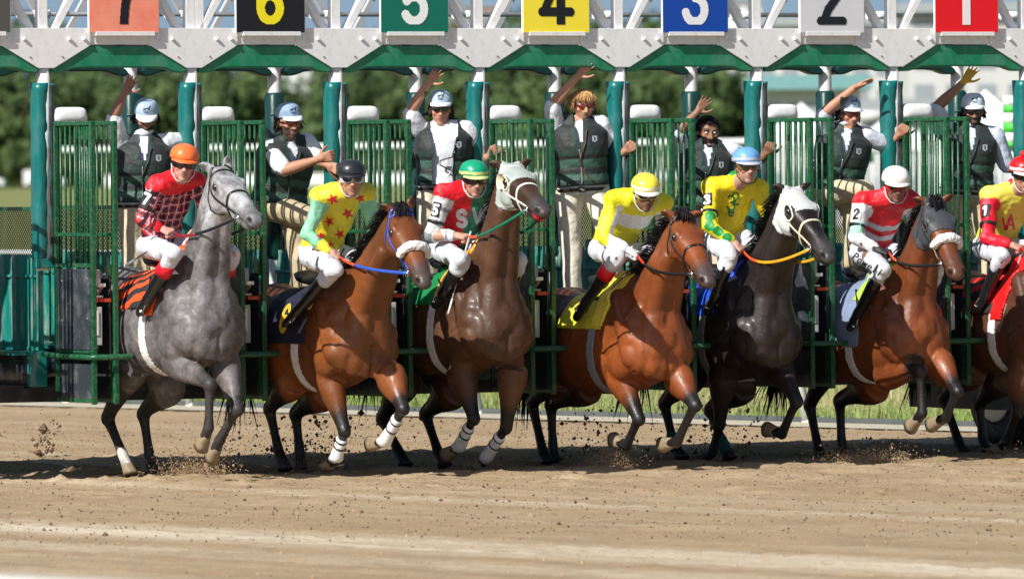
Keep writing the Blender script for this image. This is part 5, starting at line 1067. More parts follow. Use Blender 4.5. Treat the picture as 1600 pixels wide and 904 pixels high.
def garment(R, name, mb, colf, mt, vox=.011, amp=.004, k=34, sm=3, seed=0, parent=None):
    me = remesh(mb, vox, sm, .5); v = mv(me); n = mn(me)
    f1 = wav(v * np.array([1, 1, .6]), k, seed); f2 = wav(v, k * 2.1, seed + 1); v = v + n * (amp * ((1 - 2 * np.abs(f1)) + .45 * f2))[:, None]; setv(me, v); c = colf(v, n)
    o = add(name, me, None, mt, parent or R['root'], col=c); return o
def wbvh(o):
    b = BASE[o.name]; return BVHTree.FromPolygons([tuple(x + b) for x in mv(o.data)], [tuple(p.vertices) for p in o.data.polygons])
def sleeve(mb, arm, r0, r1, r2, t=1.0):
    sh, el, wr, hd = arm
    mb.cap_tube(sh, el, r0, r1)
    if t > 0: mb.cap_tube(el, lerp(el, wr, t), r1, r2, k=2)
def nearest_arm(R, v):
    out = []
    for a in R['arms']:
        if a is None: out.append((np.full(len(v), 9.), np.zeros(len(v)))); continue
        sh, el, wr, hd = a; t1, d1 = segpar(v, sh, el); t2, d2 = segpar(v, el, wr); u = d1 < d2; out.append((np.where(u, d1, d2), np.where(u, t1, 1 + np.clip(t2, 0, 1.5))))
    return out
def tcoord(R, v):
    q = v - R['mh']; L = np.linalg.norm(R['ms'] - R['mh']); return q @ R['S'], q @ R['Fr'], (q @ R['ux']) / L
def goggles(R, kind='goggle', lens=m_lens, frame='#101014', strapc='#101014', rad=(.083, .108)):
    hc, hs, fd, hu = R['hc'], R['hs'], R['fd'], R['hu']; a = np.linspace(-1.15, 1.15, 22); mb = MB()
    def ring(r0, dz): return [hc - fd * .012 + hs * math.sin(t) * rad[0] * r0 + fd * math.cos(t) * rad[1] * r0 + hu * (.012 + dz) for t in a]
    nr = [nz(hs * math.sin(t) + fd * math.cos(t)) for t in a]; hgt = [.024 - .008 * math.exp(-(t / .16) ** 2) - .006 * (abs(t) > 1.0) for t in a]
    m_f = M(frame, .3)
    if kind == 'goggle':
        mb.loft(ring(.98, 0), nr, [hu] * 22, [.014] * 22, [h + .006 for h in hgt], n=10, e=3); g = mb.build('goggle_frame', m_f, R['root'])
        mb = MB(); 
        for sg in (-1, 1):
            aa = np.linspace(.10, .78, 8) * sg; mb = MB(); mb.loft([hc - fd * .012 + hs * math.sin(t) * rad[0] * 1.10 + fd * math.cos(t) * rad[1] * 1.10 + hu * .012 for t in aa], [nz(hs * math.sin(t) + fd * math.cos(t)) for t in aa], [hu] * 8, [.007] * 8, [.010, .018, .021, .022, .022, .021, .018, .011], n=12, e=2.4); mb.build('goggle_lens', lens, g)
        b = np.linspace(1.1, 2 * math.pi - 1.1, 24); mb = MB(); pts = [hc - fd * .012 + hs * math.sin(t) * .088 + fd * math.cos(t) * .108 + hu * .012 for t in b]; mb.loft(pts, [nz(hs * math.sin(t) + fd * math.cos(t)) for t in b], [hu] * 24, [.003] * 24, [.010] * 24, n=8); mb.build('goggle_strap', M(strapc, .6), g)
    else:
        g = None
        for sg in (-1, 1):
            mb = MB(); c_ = hc + hs * sg * .033 + fd * .089 + hu * .010; nn = nz(fd + hs * sg * .35); xx = nz(hs - nn * np.dot(hs, nn)); mb.ell(c_, (.029, .006, .0195), (xx, nn, hu), n=16, m=8); o = mb.build('sunglass_lens', lens, R['root'])
            mb = MB(); mb.bar(hc + hs * sg * .060 + fd * .078 + hu * .018, hc + hs * sg * .082 - fd * .01 + hu * .012, .005, .008); mb.build('sunglass_arm', m_f, R['root'])
        mb = MB(); mb.bar(hc + hs * -.012 + fd * .100 + hu * .014, hc + hs * .012 + fd * .100 + hu * .014, .005, .005); mb.build('sunglass_bridge', m_f, R['root'])
def helmet(R, colh, band=None, top=None, cover_rough=.35, pom=False):
    hc, hs, fd, hu = R['hc'], R['hs'], R['fd'], R['hu']; mb = MB(); n = 28; ks = 11; c0 = hc + hu * .062 - fd * .016; r = (.104, .127, .090)
    C = []; rr = []
    for k in range(ks): a = -.22 + (math.pi / 2 + .22) * k / (ks - 1); C.append(c0 + hu * r[2] * math.sin(a)); rr.append(max(math.cos(a), .03))
    rr = np.array(rr) ** .85; mb.loft(C, [hs] * ks, [fd] * ks, rr * r[0], rr * r[1], n=n, e=2.1); me = remesh(mb, .007, 3); v = mv(me); nn = mn(me)
    an = np.arctan2((v - c0) @ hs, (v - c0) @ fd); v += nn * (.0015 * np.cos(an * 6) * 0 + .0012 * wav(v, 60, 1))[:, None]; setv(me, v); c = np.tile(np.array(hx(colh)), (len(v), 1)); h = (v - c0) @ hu
    if band: c[(h < .012) & (h > -.008)] = hx(band)
    seam = np.abs(np.sin(an * 3 + .5)) < .035; c[seam & (h > .02)] *= .82
    mm = mat('helmet_cover_' + colh[1:], attr=True, rough=cover_rough, n_amt=.03, bump=.08, b_scale=30, coat=.2); o = add('helmet', me, None, mm, R['root'], col=c)
    a = np.linspace(-1.05, 1.05, 19); mb = MB(); inn = [c0 + hs * math.sin(t) * .102 + fd * math.cos(t) * .125 - hu * .018 for t in a]; ex = [.010 + .034 * max(0, math.cos(t * 1.45)) for t in a]
    out = [p + nz(hs * math.sin(t) * .6 + fd * math.cos(t)) * e_ - hu * e_ * .42 for p, t, e_ in zip(inn, a, ex)]
    vs = inn + out + [p - hu * .005 for p in inn] + [p - hu * .005 for p in out]; m_ = 19; f = []
    for i in range(m_ - 1): f += [(i, i + 1, m_ + i + 1, m_ + i), (2 * m_ + i, 3 * m_ + i, 3 * m_ + i + 1, 2 * m_ + i + 1), (m_ + i, m_ + i + 1, 3 * m_ + i + 1, 3 * m_ + i)]
    mb.add(vs, f); mb.build('helmet_peak', M(band or colh, .45), o)
    for sg in (-1, 1): snap = [hc + hs * sg * .086 + fd * .0 + hu * .005, hc + hs * sg * .078 + fd * .022 - hu * .06, hc + hs * sg * .045 + fd * .04 - hu * .105, hc + fd * .05 - hu * .118]; mb = MB(); mb.tube(snap, .0042, n=6); mb.build('chin_strap', M(opt_strap[0], .6), o)
    if pom: mb = MB(); mb.ell(c0 + hu * .105, (.032, .032, .026), R['hf']); mb.build('pompom', M(colh, .6), o)
    return o
opt_strap = ['#181818']
def cap(R, colc='#9db4cc', bill='#e8ecf0', logo='#1c2838', tilt=0.0):
    hc, hs, fd, hu = R['hc'], R['hs'], R['fd'], R['hu']; fd2 = nz(fd + hu * tilt); c0 = hc + hu * .060 - fd * .014; mb = MB(); ks = 10; C = []; rr = []
    for k in range(ks): a = -.22 + (math.pi / 2 + .22) * k / (ks - 1); C.append(c0 + hu * .088 * math.sin(a) + fd * .012 * math.sin(a)); rr.append(max(math.cos(a), .04))
    rr = np.array(rr) ** .7; mb.loft(C, [hs] * ks, [fd] * ks, rr * .090, rr * .112, n=28); me = remesh(mb, .007, 3); v = mv(me); nn = mn(me); v += nn * (.002 * wav(v, 45, 2))[:, None]; setv(me, v); an = np.arctan2((v - c0) @ hs, (v - c0) @ fd); c = np.tile(np.array(hx(colc)), (len(v), 1)); c[np.abs(np.sin(an * 3)) < .04] *= .8
    o = add('cap', me, None, m_cloth, R['root'], col=c)
    a = np.linspace(-.95, .95, 17); inn = [c0 + hs * math.sin(t) * .086 + fd * math.cos(t) * .108 - hu * .004 for t in a]; out = [p + fd2 * (.072 * math.cos(t * 1.3) + .004) - hu * (.020 * math.cos(t * 1.3) + .012 * abs(t)) + hs * math.sin(t) * .008 for p, t in zip(inn, a)]; mid = [(p + q) / 2 + hu * .008 for p, q in zip(inn, out)]
    m_ = 17; vs = inn + mid + out; vs += [p - hu * .005 for p in vs]; f = []; T = 3 * m_
    for i in range(m_ - 1):
        for b_ in (0, m_): f += [(b_ + i, b_ + i + 1, b_ + m_ + i + 1, b_ + m_ + i), (T + b_ + i, T + b_ + m_ + i, T + b_ + m_ + i + 1, T + b_ + i + 1)]
        f.append((2 * m_ + i, 2 * m_ + i + 1, T + 2 * m_ + i + 1, T + 2 * m_ + i))
    mb = MB(); mb.add(vs, f); mb.build('cap_bill', M(bill, .7, n_amt=.05), o)
    if logo:
        bv = wbvh(o); cc = c0 + fd * .1 + hu * .045
        def lg(x, y):      # small galloping-horse emblem with two short lines of lettering below
            r = (np.abs(y - .004 - .1 * x) < .0035) & (np.abs(x) < .022); r |= (np.abs(y - .010 - .5 * (x - .016)) < .003) & (x > .014) & (x < .028)
            for x0, s_ in ((-.018, 1), (-.012, -.4), (.012, 1.2), (.018, -.5)): r |= (np.abs(x - x0 - s_ * (y + .004) * .9) < .0022) & (y > -.012) & (y < .004)
            r |= (np.abs(y + .020) < .0028) & (np.abs(x) < .022) & (np.sin(x * 900) > -.5); r |= (np.abs(y + .028) < .0022) & (np.abs(x) < .014) & (np.sin(x * 1000) > -.3); return r
        decal('cap_emblem', M(logo, .7), o, bv, cc, hs if np.dot(np.cross(hs, hu), fd) > 0 else -hs, hu, lg, .034, .034, cell=.0022, off=.0015, reach=.06)
    return o
def legs_garment(mb, J, hips, pad, upto=1.0, R=None, q=1.0):
    for key, hp in (('legR', hips[0]), ('legL', hips[1])):
        kn, an, to = J[key]; mb.cap_tube(hp, kn, .088 * q + pad, .062 * q + pad * .8)
        if upto > 0: mb.cap_tube(kn, lerp(kn, an, upto), .062 * q + pad * .8, .052 + pad * (1.0 if upto > .8 else .3), k=2)
    mb.ell((hips[0] + hips[1]) / 2 - R['Fr'] * .02, (.17 * q + pad * .5, .125 * q + pad, .13), (R['S'], R['Fr'], R['ux']))
# ---------------------------------------------------------------- jockeys
def jockey(i, D):
    H = HH[i]; pl = H['pl']; fw, lf = H['fw'], H['lf']; g = lambda k, lat: pl(D[k][0], D[k][1], lat)
    shR = g('shR', -.17); shL = shR + lf * .335 + UP * (-.01) if 'shL' not in D else pl(D['shL'][0], D['shL'][1], .17)
    mid = (shR + shL) / 2; hp = g('hip', -.10); hpL = hp + lf * .2; elR = g('elR', -.26); wrR = g('wrR', -.14); hdR = g('haR', -.09)
    def mir(p): d = p - H['O']; return p - lf * 2 * np.dot(d, lf)
    elL = mir(elR) if 'elL' not in D else pl(D['elL'][0], D['elL'][1], .24); wrL = mir(wrR) + fw * .03 if 'wrL' not in D else pl(D['wrL'][0], D['wrL'][1], .12); hdL = mir(hdR) + fw * .04 if 'haL' not in D else pl(D['haL'][0], D['haL'][1], .07)
    kn = g('kn', -.27); an = g('an', -.30); to = g('to', -.31)
    face = nz(D.get('face', V(.25, -1, -.15))); hd = pl(D['head'][0], D['head'][1], D['head'][2] if len(D['head']) > 2 else 0.0)
    J = dict(sh=(shR, shL), hip=(hp, hpL), armR=(elR, wrR, hdR), armL=(elL, wrL, hdL), legR=(kn, an, to), legL=(mir(kn) - lf * .09, mir(an) - lf * .07, mir(to) - lf * .07), head=hd, face=face, hup=nz(D.get('hup', UP)))
    base = V(*(mid[:2] * .3 + hp[:2] * .7), hp[2] - .1)
    o = dict(label=D['label'], group='jockeys in racing silks', skin=D.get('skin', (.42, .22, .15)), bend=.05, gloves=D.get('gloves', {}), handR=dict(pn=-UP + lf * .4, curl=1.15, s=1, spread=.05), handL=dict(pn=-UP - lf * .4, curl=1.15, s=-1, spread=.05), build=.86, legq=.82)
    if 'beard' in D: o['beard'] = D['beard']
    R = person('jockey', base, J, o)
    mb = MB(); R['torso'](mb, .016, -.05, 1.02); 
    for a in R['arms']: sleeve(mb, a, .062, .053, .038, .86)
    for sh in (shR, shL): mb.cap_tube(R['nb'] - R['ux'] * .03, sh, .080, .076)
    R['cuff'] = D.get('cuff')
    def colf(v, n):
        x, y, t = tcoord(R, v); arms = nearest_arm(R, v); isA = [(a[0] < .085) & (a[1] > .12) & (a[0] < np.abs(0) + .085) for a in arms]; c = D['silk'](R, v, x, y, t, arms, isA); return c
    js = garment(R, 'silk_jersey', mb, colf, m_silk, vox=.0095, amp=.0085, k=27, seed=i); bv = wbvh(js); R['js'] = js; R['bv'] = bv
    # collar
    mb = MB(); u = nz(R['hc'] - R['hu'] * .07 - R['nb']); a0 = R['nb'] - u * .01; mb.loft([a0, a0 + u * .03, a0 + u * .045], [R['S']] * 3, [np.cross(u, R['S'])] * 3, [.078, .070, .066], [.078, .072, .068], n=20); mb.build('collar', M(D.get('collar', '#d01828'), .6), js)
    mb = MB(); legs_garment(mb, J, (hp, hpL), .006, .28, R, .86); bc = np.array(hx(D.get('breech', '#cdd0da'))); br = garment(R, 'breeches', mb, lambda v, n: np.tile(bc, (len(v), 1)), m_cloth, vox=.0115, amp=.009, k=26, seed=i + 2); R['br'] = br
    for key in ('legR', 'legL'):
        kn_, an_, to_ = J[key]; d = nz(an_ - kn_); tp = lerp(kn_, an_, .22); mb = MB(); fdn = nz(to_ - an_); mb.tube([tp, lerp(kn_, an_, .4), lerp(kn_, an_, .7), lerp(kn_, an_, .92)], [.051, .055, .047, .040], n=18); mb.cap_tube(lerp(kn_, an_, .9), an_ + d * .02, .042, .044); mb.cap_tube(an_ + d * .015 - fdn * .03, to_ + d * .02 + fdn * .02, .042, .034)
        me = remesh(mb, .011, 3); c = np.tile(np.array((.012, .012, .014)), (len(me.vertices), 1)); bo = add('boot', me, None, m_boot, R['root'])
        if D.get('boottop'): mb = MB(); mb.tube([tp - d * .004, tp + d * .045, tp + d * .10], [.056, .061, .0625], n=20); mb.build('boot_top', M(D['boottop'], .5), bo)
        # stirrup
        mb = MB(); q = an_ + d * .055 + fdn * .05; sdv = nz(np.cross(d, fdn)); pts = [q + sdv * .05 * math.cos(t) - d * (.0 + .10 * max(0, math.sin(t))) for t in np.linspace(0, math.pi, 12)]; mb.tube(pts, .005, n=6); mb.bar(q - sdv * .05, q + sdv * .05, .03, .006, up=d); mb.build('stirrup', m_bit, H['root'])
        mb = MB(); sp = H['W'](-.22, (-.2 if key == 'legR' else .2), 1.55); mb.bar(q - d * .10, sp, .003, .022, up=lf); mb.build('stirrup_leather', m_leather, H['root'])
    opt_strap[0] = D.get('strap', '#d8d8d8'); helmet(R, D['helmet'], D.get('band'), pom=D.get('pom', False)); gg = D.get('gog', {}); goggles(R, 'goggle', gg.get('lens', m_lens), gg.get('frame', '#101014'), gg.get('strap', '#181818'))
    # number patch on the upper arm
    if D.get('num'):
        sh, el, _, _ = R['arms'][0]; ax = nz(sh - el); c0 = lerp(sh, el, .42); nrm = nz(D.get('numn', -lf * .75 + fw * .5 + UP * .1)); nrm = nz(nrm - ax * np.dot(nrm, ax)); rt = np.cross(ax, nrm)
        if np.dot(rt, CR) < 0: rt = -rt; 
        nn = np.cross(rt, ax)
        if np.dot(nn, nrm) < 0: rt = -rt
        pc, fc = D.get('numc', ('#101010', '#f4f4f4')); decal('number_patch', M(pc, .6), js, bv, c0, rt, ax, rect(.036, .052), .05, .07, off=.004); decal('number', M(fc, .6), js, bv, c0, rt, ax, glyph(D['num'], .12, .078), .05, .06, cell=.003, off=.006)
        a_, b_ = lerp(sh, el, .66), lerp(sh, el, .72); mb = MB(); mb.tube([a_, b_], .064, n=20); mb.build('arm_band', M('#202024', .5), js)
    # reins: from hands to bit
    for k, (hd_, bt, sg) in enumerate(((hdR, H['bitR'], -1), (hdL, H['bitL'], 1))):
        bt = np.asarray(bt); mid_ = lerp(hd_, bt, .45) - UP * D.get('sag', .05) + (-lf if sg < 0 else lf) * .05; ts = np.linspace(0, 1, 22); pts = np.array([(1 - t) ** 2 * hd_ + 2 * (1 - t) * t * (2 * mid_ - (hd_ + bt) / 2) + t * t * bt for t in ts])
        q = []
        for p in pts:
            h = H['bvh'].find_nearest(Vector(p)); hp_, nr_ = np.array(h[0]), np.array(h[1]); dd = np.dot(p - hp_, nr_); q.append(p if dd > .012 else hp_ + nr_ * .012)
        q = np.array(q); q[0] = pts[0]; q[-1] = pts[-1]; T = np.gradient(q, axis=0); R2 = [nz(np.cross(t, lf)) for t in T]; rc = D.get('rein', ('#e8532a', .35, '#15151a'))
        for (s0, s1, cc) in ((0, rc[1], rc[0]), (rc[1], 1.0, rc[2])):
            i0, i1 = int(s0 * 21), int(s1 * 21) + 1; mb = MB(); mb.loft(q[i0:i1], R2[i0:i1], [np.cross(r, nz(t)) for r, t in zip(R2[i0:i1], T[i0:i1])], [.011] * (i1 - i0), [.0035] * (i1 - i0), n=8); mb.build('rein', M(cc, .45), H['root'])
    return R
def C_(h): return np.array(hx(h))
def silk_plaid(R, v, x, y, t, arms, isA):
    c = np.tile(C_('#b01c2e'), (len(v), 1)); ang = x * 1.0; hh = t * .5
    for i, a in enumerate(arms): m = isA[i]; hh = np.where(m, a[1] * .28 + .1, hh); sh, el = R['arms'][i][0], R['arms'][i][1]; e = nz(np.cross(nz(el - sh), R['Fr'])); ang = np.where(m, (v - sh) @ e, ang)
    def ln(u, p, w_, o=0): return np.abs(((u + o) / p) % 1 - .5) < w_
    dk = ln(ang, .062, .17) | ln(hh, .062, .17); c[dk] = C_('#3c1428'); wv = ln(ang, .062, .055, .028) | ln(hh, .062, .05, .028); c[wv] = C_('#e0ccd4'); yk = (t > .93) & ~isA[0] & ~isA[1]; c[yk] = C_('#e01828')
    sh = (arms[0][1] < .12) | (arms[1][1] < .12); c[(t > .80) & (y > -.5) & ((arms[0][0] < .08) & (arms[0][1] < .07) | (arms[1][0] < .08) & (arms[1][1] < .07))] = C_('#e01828')
    for a, m in zip(arms, isA): c[m & (a[1] > 1.62)] = C_('#e01828')
    return c
def silk_two(body, slv, cuff=None, cuff_at=1.7):
    def f(R, v, x, y, t, arms, isA):
        c = np.tile(C_(body), (len(v), 1))
        for a, m in zip(arms, isA): c[m] = C_(slv); 
        if cuff:
            for a, m in zip(arms, isA): c[m & (a[1] > cuff_at)] = C_(cuff)
        return c
    return f
def silk_rg(R, v, x, y, t, arms, isA):
    c = np.tile(C_('#e01428'), (len(v), 1)); c[x > .02] = C_('#0b7a58')
    for a, m in zip(arms, isA): c[m] = C_('#d8dcde'); c[m & ((a[1] * 3.1) % 1 < .30)] = C_('#8a9094')
    return c
def silk_yw(R, v, x, y, t, arms, isA):
    c = np.tile(C_('#d8cf22'), (len(v), 1)); c[(t > .62)] = C_('#e8eaec'); c[(t > .88)] = C_('#e8e020')
    for i, (a, m) in enumerate(zip(arms, isA)):
        sh, el = R['arms'][i][0], R['arms'][i][1]; e = nz(np.cross(nz(el - sh), R['Fr'])); s_ = (v - sh) @ e; c[m] = C_('#e6e034'); c[m & (np.abs(s_ - .035 * (1 if i else -1)) < .028)] = C_('#e8eaec'); c[m & (a[1] > 1.55)] = C_('#e8eaec')
    return c
def silk_yg(R, v, x, y, t, arms, isA):
    c = np.tile(C_('#f0d818'), (len(v), 1)); c[(np.abs((x * 18) % 1 - .5) < .06)] *= .8
    for i, (a, m) in enumerate(zip(arms, isA)):
        sh, el, wr, _ = R['arms'][i]; 
        for q in (sh + (el - sh) * .75, el, lerp(el, wr, .35), lerp(el, wr, .72)):
            f = q + nz(-R['Fr'] * 0 + V(0, -1, 0)) * .06; c[m & (np.linalg.norm(v - f, axis=1) < .043)] = C_('#128a3a')
    return c
def silk_rw(R, v, x, y, t, arms, isA):
    c = np.tile(C_('#d81828'), (len(v), 1)); z = t - .9 * np.abs(x) * 1.6
    c[((t > .50 + .5 * np.abs(x)) & (t < .60 + .5 * np.abs(x)))] = C_('#c8ccd4'); c[((t > .30 + .5 * np.abs(x)) & (t < .39 + .5 * np.abs(x)))] = C_('#c8ccd4')
    for a, m in zip(arms, isA): c[m] = C_('#e4e8ec'); c[m & (a[1] > .62) & (a[1] < .98)] = C_('#9fd8be')
    return c
def silk_yr(R, v, x, y, t, arms, isA):
    c = np.tile(C_('#d8cf50'), (len(v), 1))
    for a, m in zip(arms, isA): c[m & (a[1] > .35)] = C_('#e01430'); c[m & (a[1] <= .35) & (a[1] > .05)] = C_('#d81430')
    return c
F0 = V(.28, -1, -.12)
JD = [
 dict(label='jockey in orange helmet and red plaid silks riding the grey horse', helmet='#f4743a', silk=silk_plaid, num='7', head=(287, 258), face=V(.12, -1, -.08), hup=V(.12, 0, 1), shR=(243, 292), shL=(306, 284), hip=(231, 385), elR=(223, 343), wrR=(252, 357), haR=(274, 365), kn=(272, 396), an=(232, 466), to=(222, 482), boottop='#e81c30', rein=('#8a1420', .5, '#1a1a1c'), skin=(.55, .30, .24), collar='#e01828'),
 dict(label='jockey in black helmet and yellow silks with red stars and pale green sleeves', helmet='#26282e', silk=silk_two('#e8d838', '#8fd4ae', '#f0e040', 1.55), head=(549, 282), face=V(.12, -1, -.02), shR=(500, 308), shL=(572, 302), hip=(482, 398), elR=(480, 366), wrR=(516, 392), haR=(533, 403), kn=(523, 420), an=(466, 485), to=(452, 500), rein=('#e8532a', .38, '#2f55b8'), skin=(.45, .24, .16), collar='#d01020', gog=dict(frame='#c8ccd0'), sag=.02),
 dict(label='jockey in green helmet and half red half green silks with a white S', helmet='#0f9a72', band='#c8d488', silk=silk_rg, num='5', head=(741, 283), face=V(.25, -1, -.08), shR=(694, 302), shL=(766, 304), hip=(686, 388), elR=(675, 368), wrR=(712, 368), haR=(732, 370), kn=(722, 408), an=(694, 455), to=(684, 470), rein=('#e8532a', .30, '#0e6a50'), skin=(.50, .28, .20), collar='#0b7a58', breech='#c8ccd6', strap='#e8e8e8'),
 dict(label='jockey in yellow helmet and yellow and white silks riding the bay in the black bridle', helmet='#f2e24a', band='#e8e6d8', silk=silk_yw, head=(1009, 304), face=V(.18, -1, -.25), shR=(960, 312), shL=(1035, 318), hip=(936, 390), elR=(942, 372), wrR=(980, 390), haR=(996, 397), kn=(964, 402), an=(917, 470), to=(905, 490), boottop='#e01828', rein=('#e03828', .25, '#15151a'), skin=(.22, .11, .07), gloves=dict(armR=(.7, .7, .72), armL=(.7, .7, .72)), collar='#e8e8e0', gog=dict(frame='#c8b890')),
 dict(label='jockey in blue helmet and yellow silks with green dots on the sleeves', helmet='#6ba2dc', band='#b8c0cc', silk=silk_yg, num='3', head=(1167, 262), face=V(.25, -1, -.02), shR=(1112, 292), shL=(1184, 294), hip=(1108, 370), elR=(1108, 352), wrR=(1146, 378), haR=(1161, 391), kn=(1140, 398), an=(1118, 462), to=(1108, 480), rein=('#e8532a', .34, '#d8a020'), skin=(.50, .28, .21), collar='#128a3a', strap='#303030', gog=dict(frame='#806040', lens=m_lens2), breech='#d8dae2', sag=.09),
 dict(label='jockey in white helmet and red silks with white chest bands and goggles framed red', helmet='#f2f2f2', band='#e8dcd0', silk=silk_rw, num='2', head=(1400, 292), face=V(.15, -1, -.16), shR=(1348, 316), shL=(1424, 314), hip=(1342, 392), elR=(1336, 370), wrR=(1371, 391), haR=(1389, 394), kn=(1380, 420), an=(1342, 488), to=(1332, 505), rein=('#e8532a', .30, '#15151a'), skin=(.22, .11, .08), gloves=dict(armR=(.03, .03, .032), armL=(.03, .03, .032)), collar='#d81828', gog=dict(frame='#d81828'), numc=('#f0f0ee', '#101010')),
 dict(label='jockey in red helmet with pompom and yellow silks with red sleeves, cut by right edge', helmet='#e8101c', band='#f0e8e8', silk=silk_yr, num='1', head=(1600, 276), face=V(.22, -1, -.12), shR=(1546, 306), shL=(1622, 300), hip=(1536, 386), elR=(1543, 372), wrR=(1578, 382), haR=(1596, 387), kn=(1566, 400), an=(1540, 460), to=(1530, 478), rein=('#e03828', .3, '#15151a'), skin=(.45, .24, .17), collar='#e01430', pom=True, gog=dict(frame='#101014')),
]
JR = [jockey(i, D) for i, D in enumerate(JD)]
# prints on the silks
def chest(k, px, fn, hw, hh, mt, name, cell=.004, label=None):
    R = JR[k]; H = HH[k]; p = P(px[0], px[1], R['ms'][1] - .25); d = nz(p - CAM); return decal(name, mt, R['js'], R['bv'], p, CR, CU, fn, hw, hh, cell=cell, reach=.5, label=label)
m_star = M('#d01a28', .5)
for (u, v, r) in ((519, 311, .042), (562, 309, .036), (542, 333, .044), (513, 345, .038), (554, 349, .036), (529, 365, .040), (540, 377, .030), (500, 368, .032), (515, 381, .024)): chest(1, (u, v), star(r, .1 * r * 100), .05, .05, m_star, 'star')
m_S = M('#e0e4e8', .5)
chest(2, (721, 340), glyph('S', .13, .125), .08, .08, m_S, 'letter'); chest(2, (746, 338), glyph('V', .10, .12), .07, .08, M('#a8b4b4', .5), 'letter')
m_cur = M('#0e6e3a', .5)
chest(4, (1146, 316), lambda x, y: glyph('3', .055, .12)(x + .01, y) | glyph('2', .05, .10)(x - .02 + .0, y - .03) | glyph('e', .06, .09)(x + .01, y + .055), .09, .12, m_cur, 'monogram', cell=.003)
chest(6, (1583, 346), glyph('A', .07, .11), .07, .07, m_star, 'letter'); chest(6, (1575, 349), glyph('V', .07, .09), .06, .06, m_star, 'letter')
# buttons, name on breeches
bvb = wbvh(JR[5]['br']); p = P(1348, 408, JR[5]['mh'][1] - .3); rr_ = nz(CR * .80 - CU * .60); decal('name_lettering', M('#14161e', .6), JR[5]['br'], bvb, p, rr_, nz(CU * .80 + CR * .60), glyph('D.Powell', .065, .055), .17, .04, cell=.0025, reach=.6)
# saddle cloth numeral 6
H = HH[1]; q = [c for c in H['root'].children if c.name.startswith('saddle_cloth')]
if q: b = BASE[q[0].name]; bv = BVHTree.FromPolygons([tuple(x + b) for x in mv(q[0].data)], [tuple(p_.vertices) for p_ in q[0].data.polygons]); decal('numeral', M('#d8b030', .6), q[0], bv, P(440, 497, H['W'](-.6, -.3, 1.2)[1] - .2), nz(-H['fw'] * -1), UP, glyph('6', .09, .20), .10, .12, cell=.004, reach=.6)
# whips held by the riders
def whip(k, a, b, lab, c='#1a1a1e', d0=-.32, tip='#6a7078'):
    H = HH[k]; pa = H['pl'](a[0], a[1], -.10); pb = H['pl'](b[0], b[1], d0); t = thing('whip', pa, lab, 'whip', 'riding whips'); mb = MB(); mb.tube([pa + (pa - pb) * .12, lerp(pa, pb, .3), lerp(pa, pb, .8)], [.008, .006, .004], n=8); mb.build('shaft', M(c, .4), t); mb = MB(); d = nz(pb - pa); mb.bar(lerp(pa, pb, .8), pb, .022, .006, up=H['lf']); mb.build('flap', M(tip, .6), t)
whip(0, (272, 366), (196, 415), 'thin whip held low behind by the rider in red plaid', '#3a2c3c'); whip(1, (530, 402), (466, 520), 'whip held down along the boot by the rider in star silks')
whip(2, (732, 375), (700, 490), 'pale whip held down by the rider in red and green', '#c0c4c8', tip='#e0e0e0'); whip(3, (996, 410), (955, 452), 'whip held by the rider in yellow and white silks'); whip(5, (1387, 402), (1345, 468), 'dark whip held down by the rider with dark gloves'); whip(6, (1594, 402), (1560, 518), 'silver whip with a wide grey flap held by the rider at the right edge', '#a8acb0')
